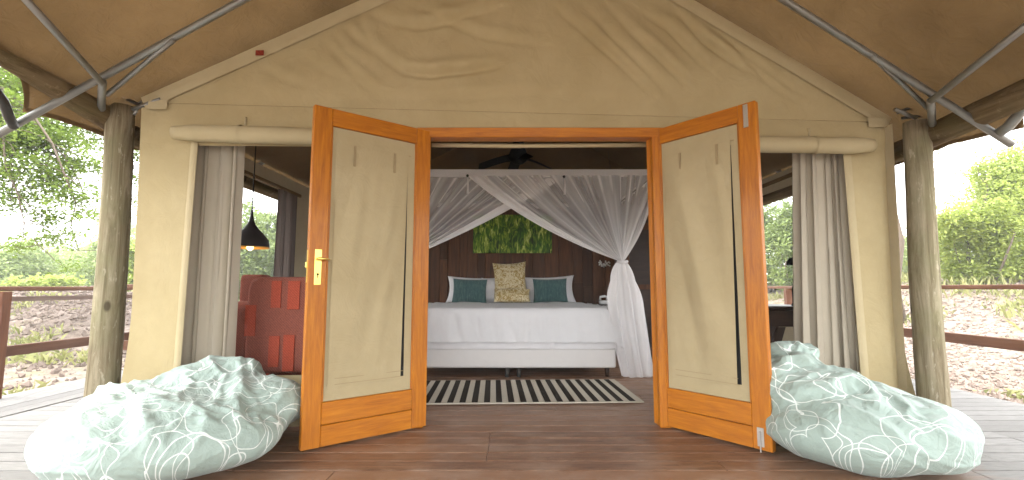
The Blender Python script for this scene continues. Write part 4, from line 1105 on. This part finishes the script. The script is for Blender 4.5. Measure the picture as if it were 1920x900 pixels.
# ---------------------------------------------------------------- bean bags
def beanbag(lumps, label, seed, vox=.017):
    g_ = Geo()
    for c, r_, rot in lumps: g_.ellip(c, r_, 40, 26, Matrix.Rotation(rot[0], 3, 'Z') @ Matrix.Rotation(rot[1], 3, 'Y') @ Matrix.Rotation(rot[2], 3, 'X'))
    o = mk('tmp', g_, M['bag'])
    rm = o.modifiers.new('r', 'REMESH'); rm.mode = 'VOXEL'; rm.voxel_size = vox
    sm = o.modifiers.new('s', 'SMOOTH'); sm.iterations = 9; sm.factor = .6
    sb = o.modifiers.new('b', 'SUBSURF'); sb.levels = 1
    dg = bpy.context.evaluated_depsgraph_get(); me = bpy.data.meshes.new_from_object(o.evaluated_get(dg))
    bpy.data.objects.remove(o)
    vs = [v.co.copy() for v in me.vertices]; ns_ = [v.normal.copy() for v in me.vertices]
    g2 = Geo(); sv = Vector((seed*3.1, seed*1.7, seed))
    for p_, n_ in zip(vs, ns_):
        up = max(0, n_.z)
        wv = Vector((noise.noise(p_*1.6+sv), noise.noise(p_*1.6+sv+Vector((9,0,0))), noise.noise(p_*1.6+sv+Vector((0,9,0)))))*.42
        q = p_+wv; top = sstep(.12, .34, p_.z)*(.35+.65*up)
        def ridge(v, k=1.7): return max(0, 1-abs(noise.noise(v))*k*2)
        r1 = ridge(Vector((q.x*2.6, q.y*2.6, q.z*2.6))+sv)          # big soft folds of slack cloth on top
        r2 = ridge(Vector((q.x*3+q.y*7, q.y*3-q.x*3, q.z*5))+sv*2)  # creases radiating from them
        r3 = ridge(q*9+sv*3, 1.3)
        hr = ridge(Vector((q.x*1.1+q.z*2, q.y*1.1, q.z*10))+sv, 1.3)    # level pulls round the lower side
        d_ = .034*top*(r1**1.2)+.020*(.05+top)*r2**1.2+.012*(.12+top)*r3+.011*hr**1.3*(1-up)*min(1, p_.z/.10)-.018-.012*top
        d_ += .03*noise.noise(p_*3.5+sv)
        v2 = p_+n_*d_
        g2.v.append(v2)
    for v2 in g2.v:
        if v2.z < .002: v2.z = .002
    g2.f = [tuple(f_.vertices) for f_ in me.polygons]
    ed = np.array([tuple(e_.vertices) for e_ in me.edges]); co = np.array([tuple(v_) for v_ in g2.v])
    deg = np.bincount(ed.ravel(), minlength=len(co))[:, None]
    for _ in range(2):
        ac_ = np.zeros_like(co); np.add.at(ac_, ed[:, 0], co[ed[:, 1]]); np.add.at(ac_, ed[:, 1], co[ed[:, 0]])
        co = co*.45+.55*ac_/deg
    g2.v = [Vector(v_) for v_ in co]
    bpy.data.meshes.remove(me)
    cc = sum(vs, Vector())/len(vs); ca = []
    for p_ in vs:
        h_ = Vector((p_.x-cc.x, p_.y-cc.y)); L_ = max(1e-4, h_.length); q = h_/L_*(L_+.45-p_.z); ca += [q.x+seed*3, q.y, 0]
    o = solo('bean_bag', g2, M['bag'], label, 'bean bag', 'swirl print bean bags either side of the doors', True)
    o.data.attributes.new('cloth', 'FLOAT_VECTOR', 'POINT').data.foreach_set('vector', ca); return o
beanbag([((-1.90,2.76,.17), (.63,.50,.235), (.08,0,0)), ((-1.97,2.64,.16), (.46,.42,.225), (-.1,0,0)), ((-1.78,3.02,.25), (.54,.36,.20), (.1,.0,0)), ((-1.98,3.13,.30), (.36,.22,.19), (0,0,0)), ((-1.89,3.22,.415), (.27,.13,.105), (.0,0,0)), ((-2.30,3.08,.27), (.20,.20,.12), (0,0,0)), ((-1.50,3.05,.30), (.24,.26,.15), (.3,0,0)), ((-2.18,2.90,.23), (.34,.34,.19), (0,0,0))],
        'pale mint bean bag with white swirls left of the doors', 1)
beanbag([((1.99,2.84,.17), (.53,.46,.225), (-.12,0,0)), ((2.16,2.74,.18), (.32,.37,.22), (0,.06,0)), ((1.92,3.02,.29), (.46,.34,.21), (0,.2,0)), ((2.22,2.96,.22), (.40,.34,.19), (0,.25,0)), ((1.80,3.10,.42), (.25,.20,.14), (0,.1,0)), ((1.84,3.20,.545), (.20,.10,.085), (.05,.02,0))],
        'pale mint bean bag with white swirls right of the doors', 5)

# ---------------------------------------------------------------- thin haze added to imitate glare over the far trees
hz = tag(mk("glare_haze", Geo().box((-430,-430,-1.5), (430,430,12)), M["soil"]), kind='stuff')
t = NT('glare_volume'); v_ = t.n('ShaderNodeVolumePrincipled', {'Color': (.95,.97,.95,1), 'Density': .0035}); t.t.links.new(v_.outputs[0], t.out.inputs['Volume'])
hz.data.materials.clear(); hz.data.materials.append(t.m)
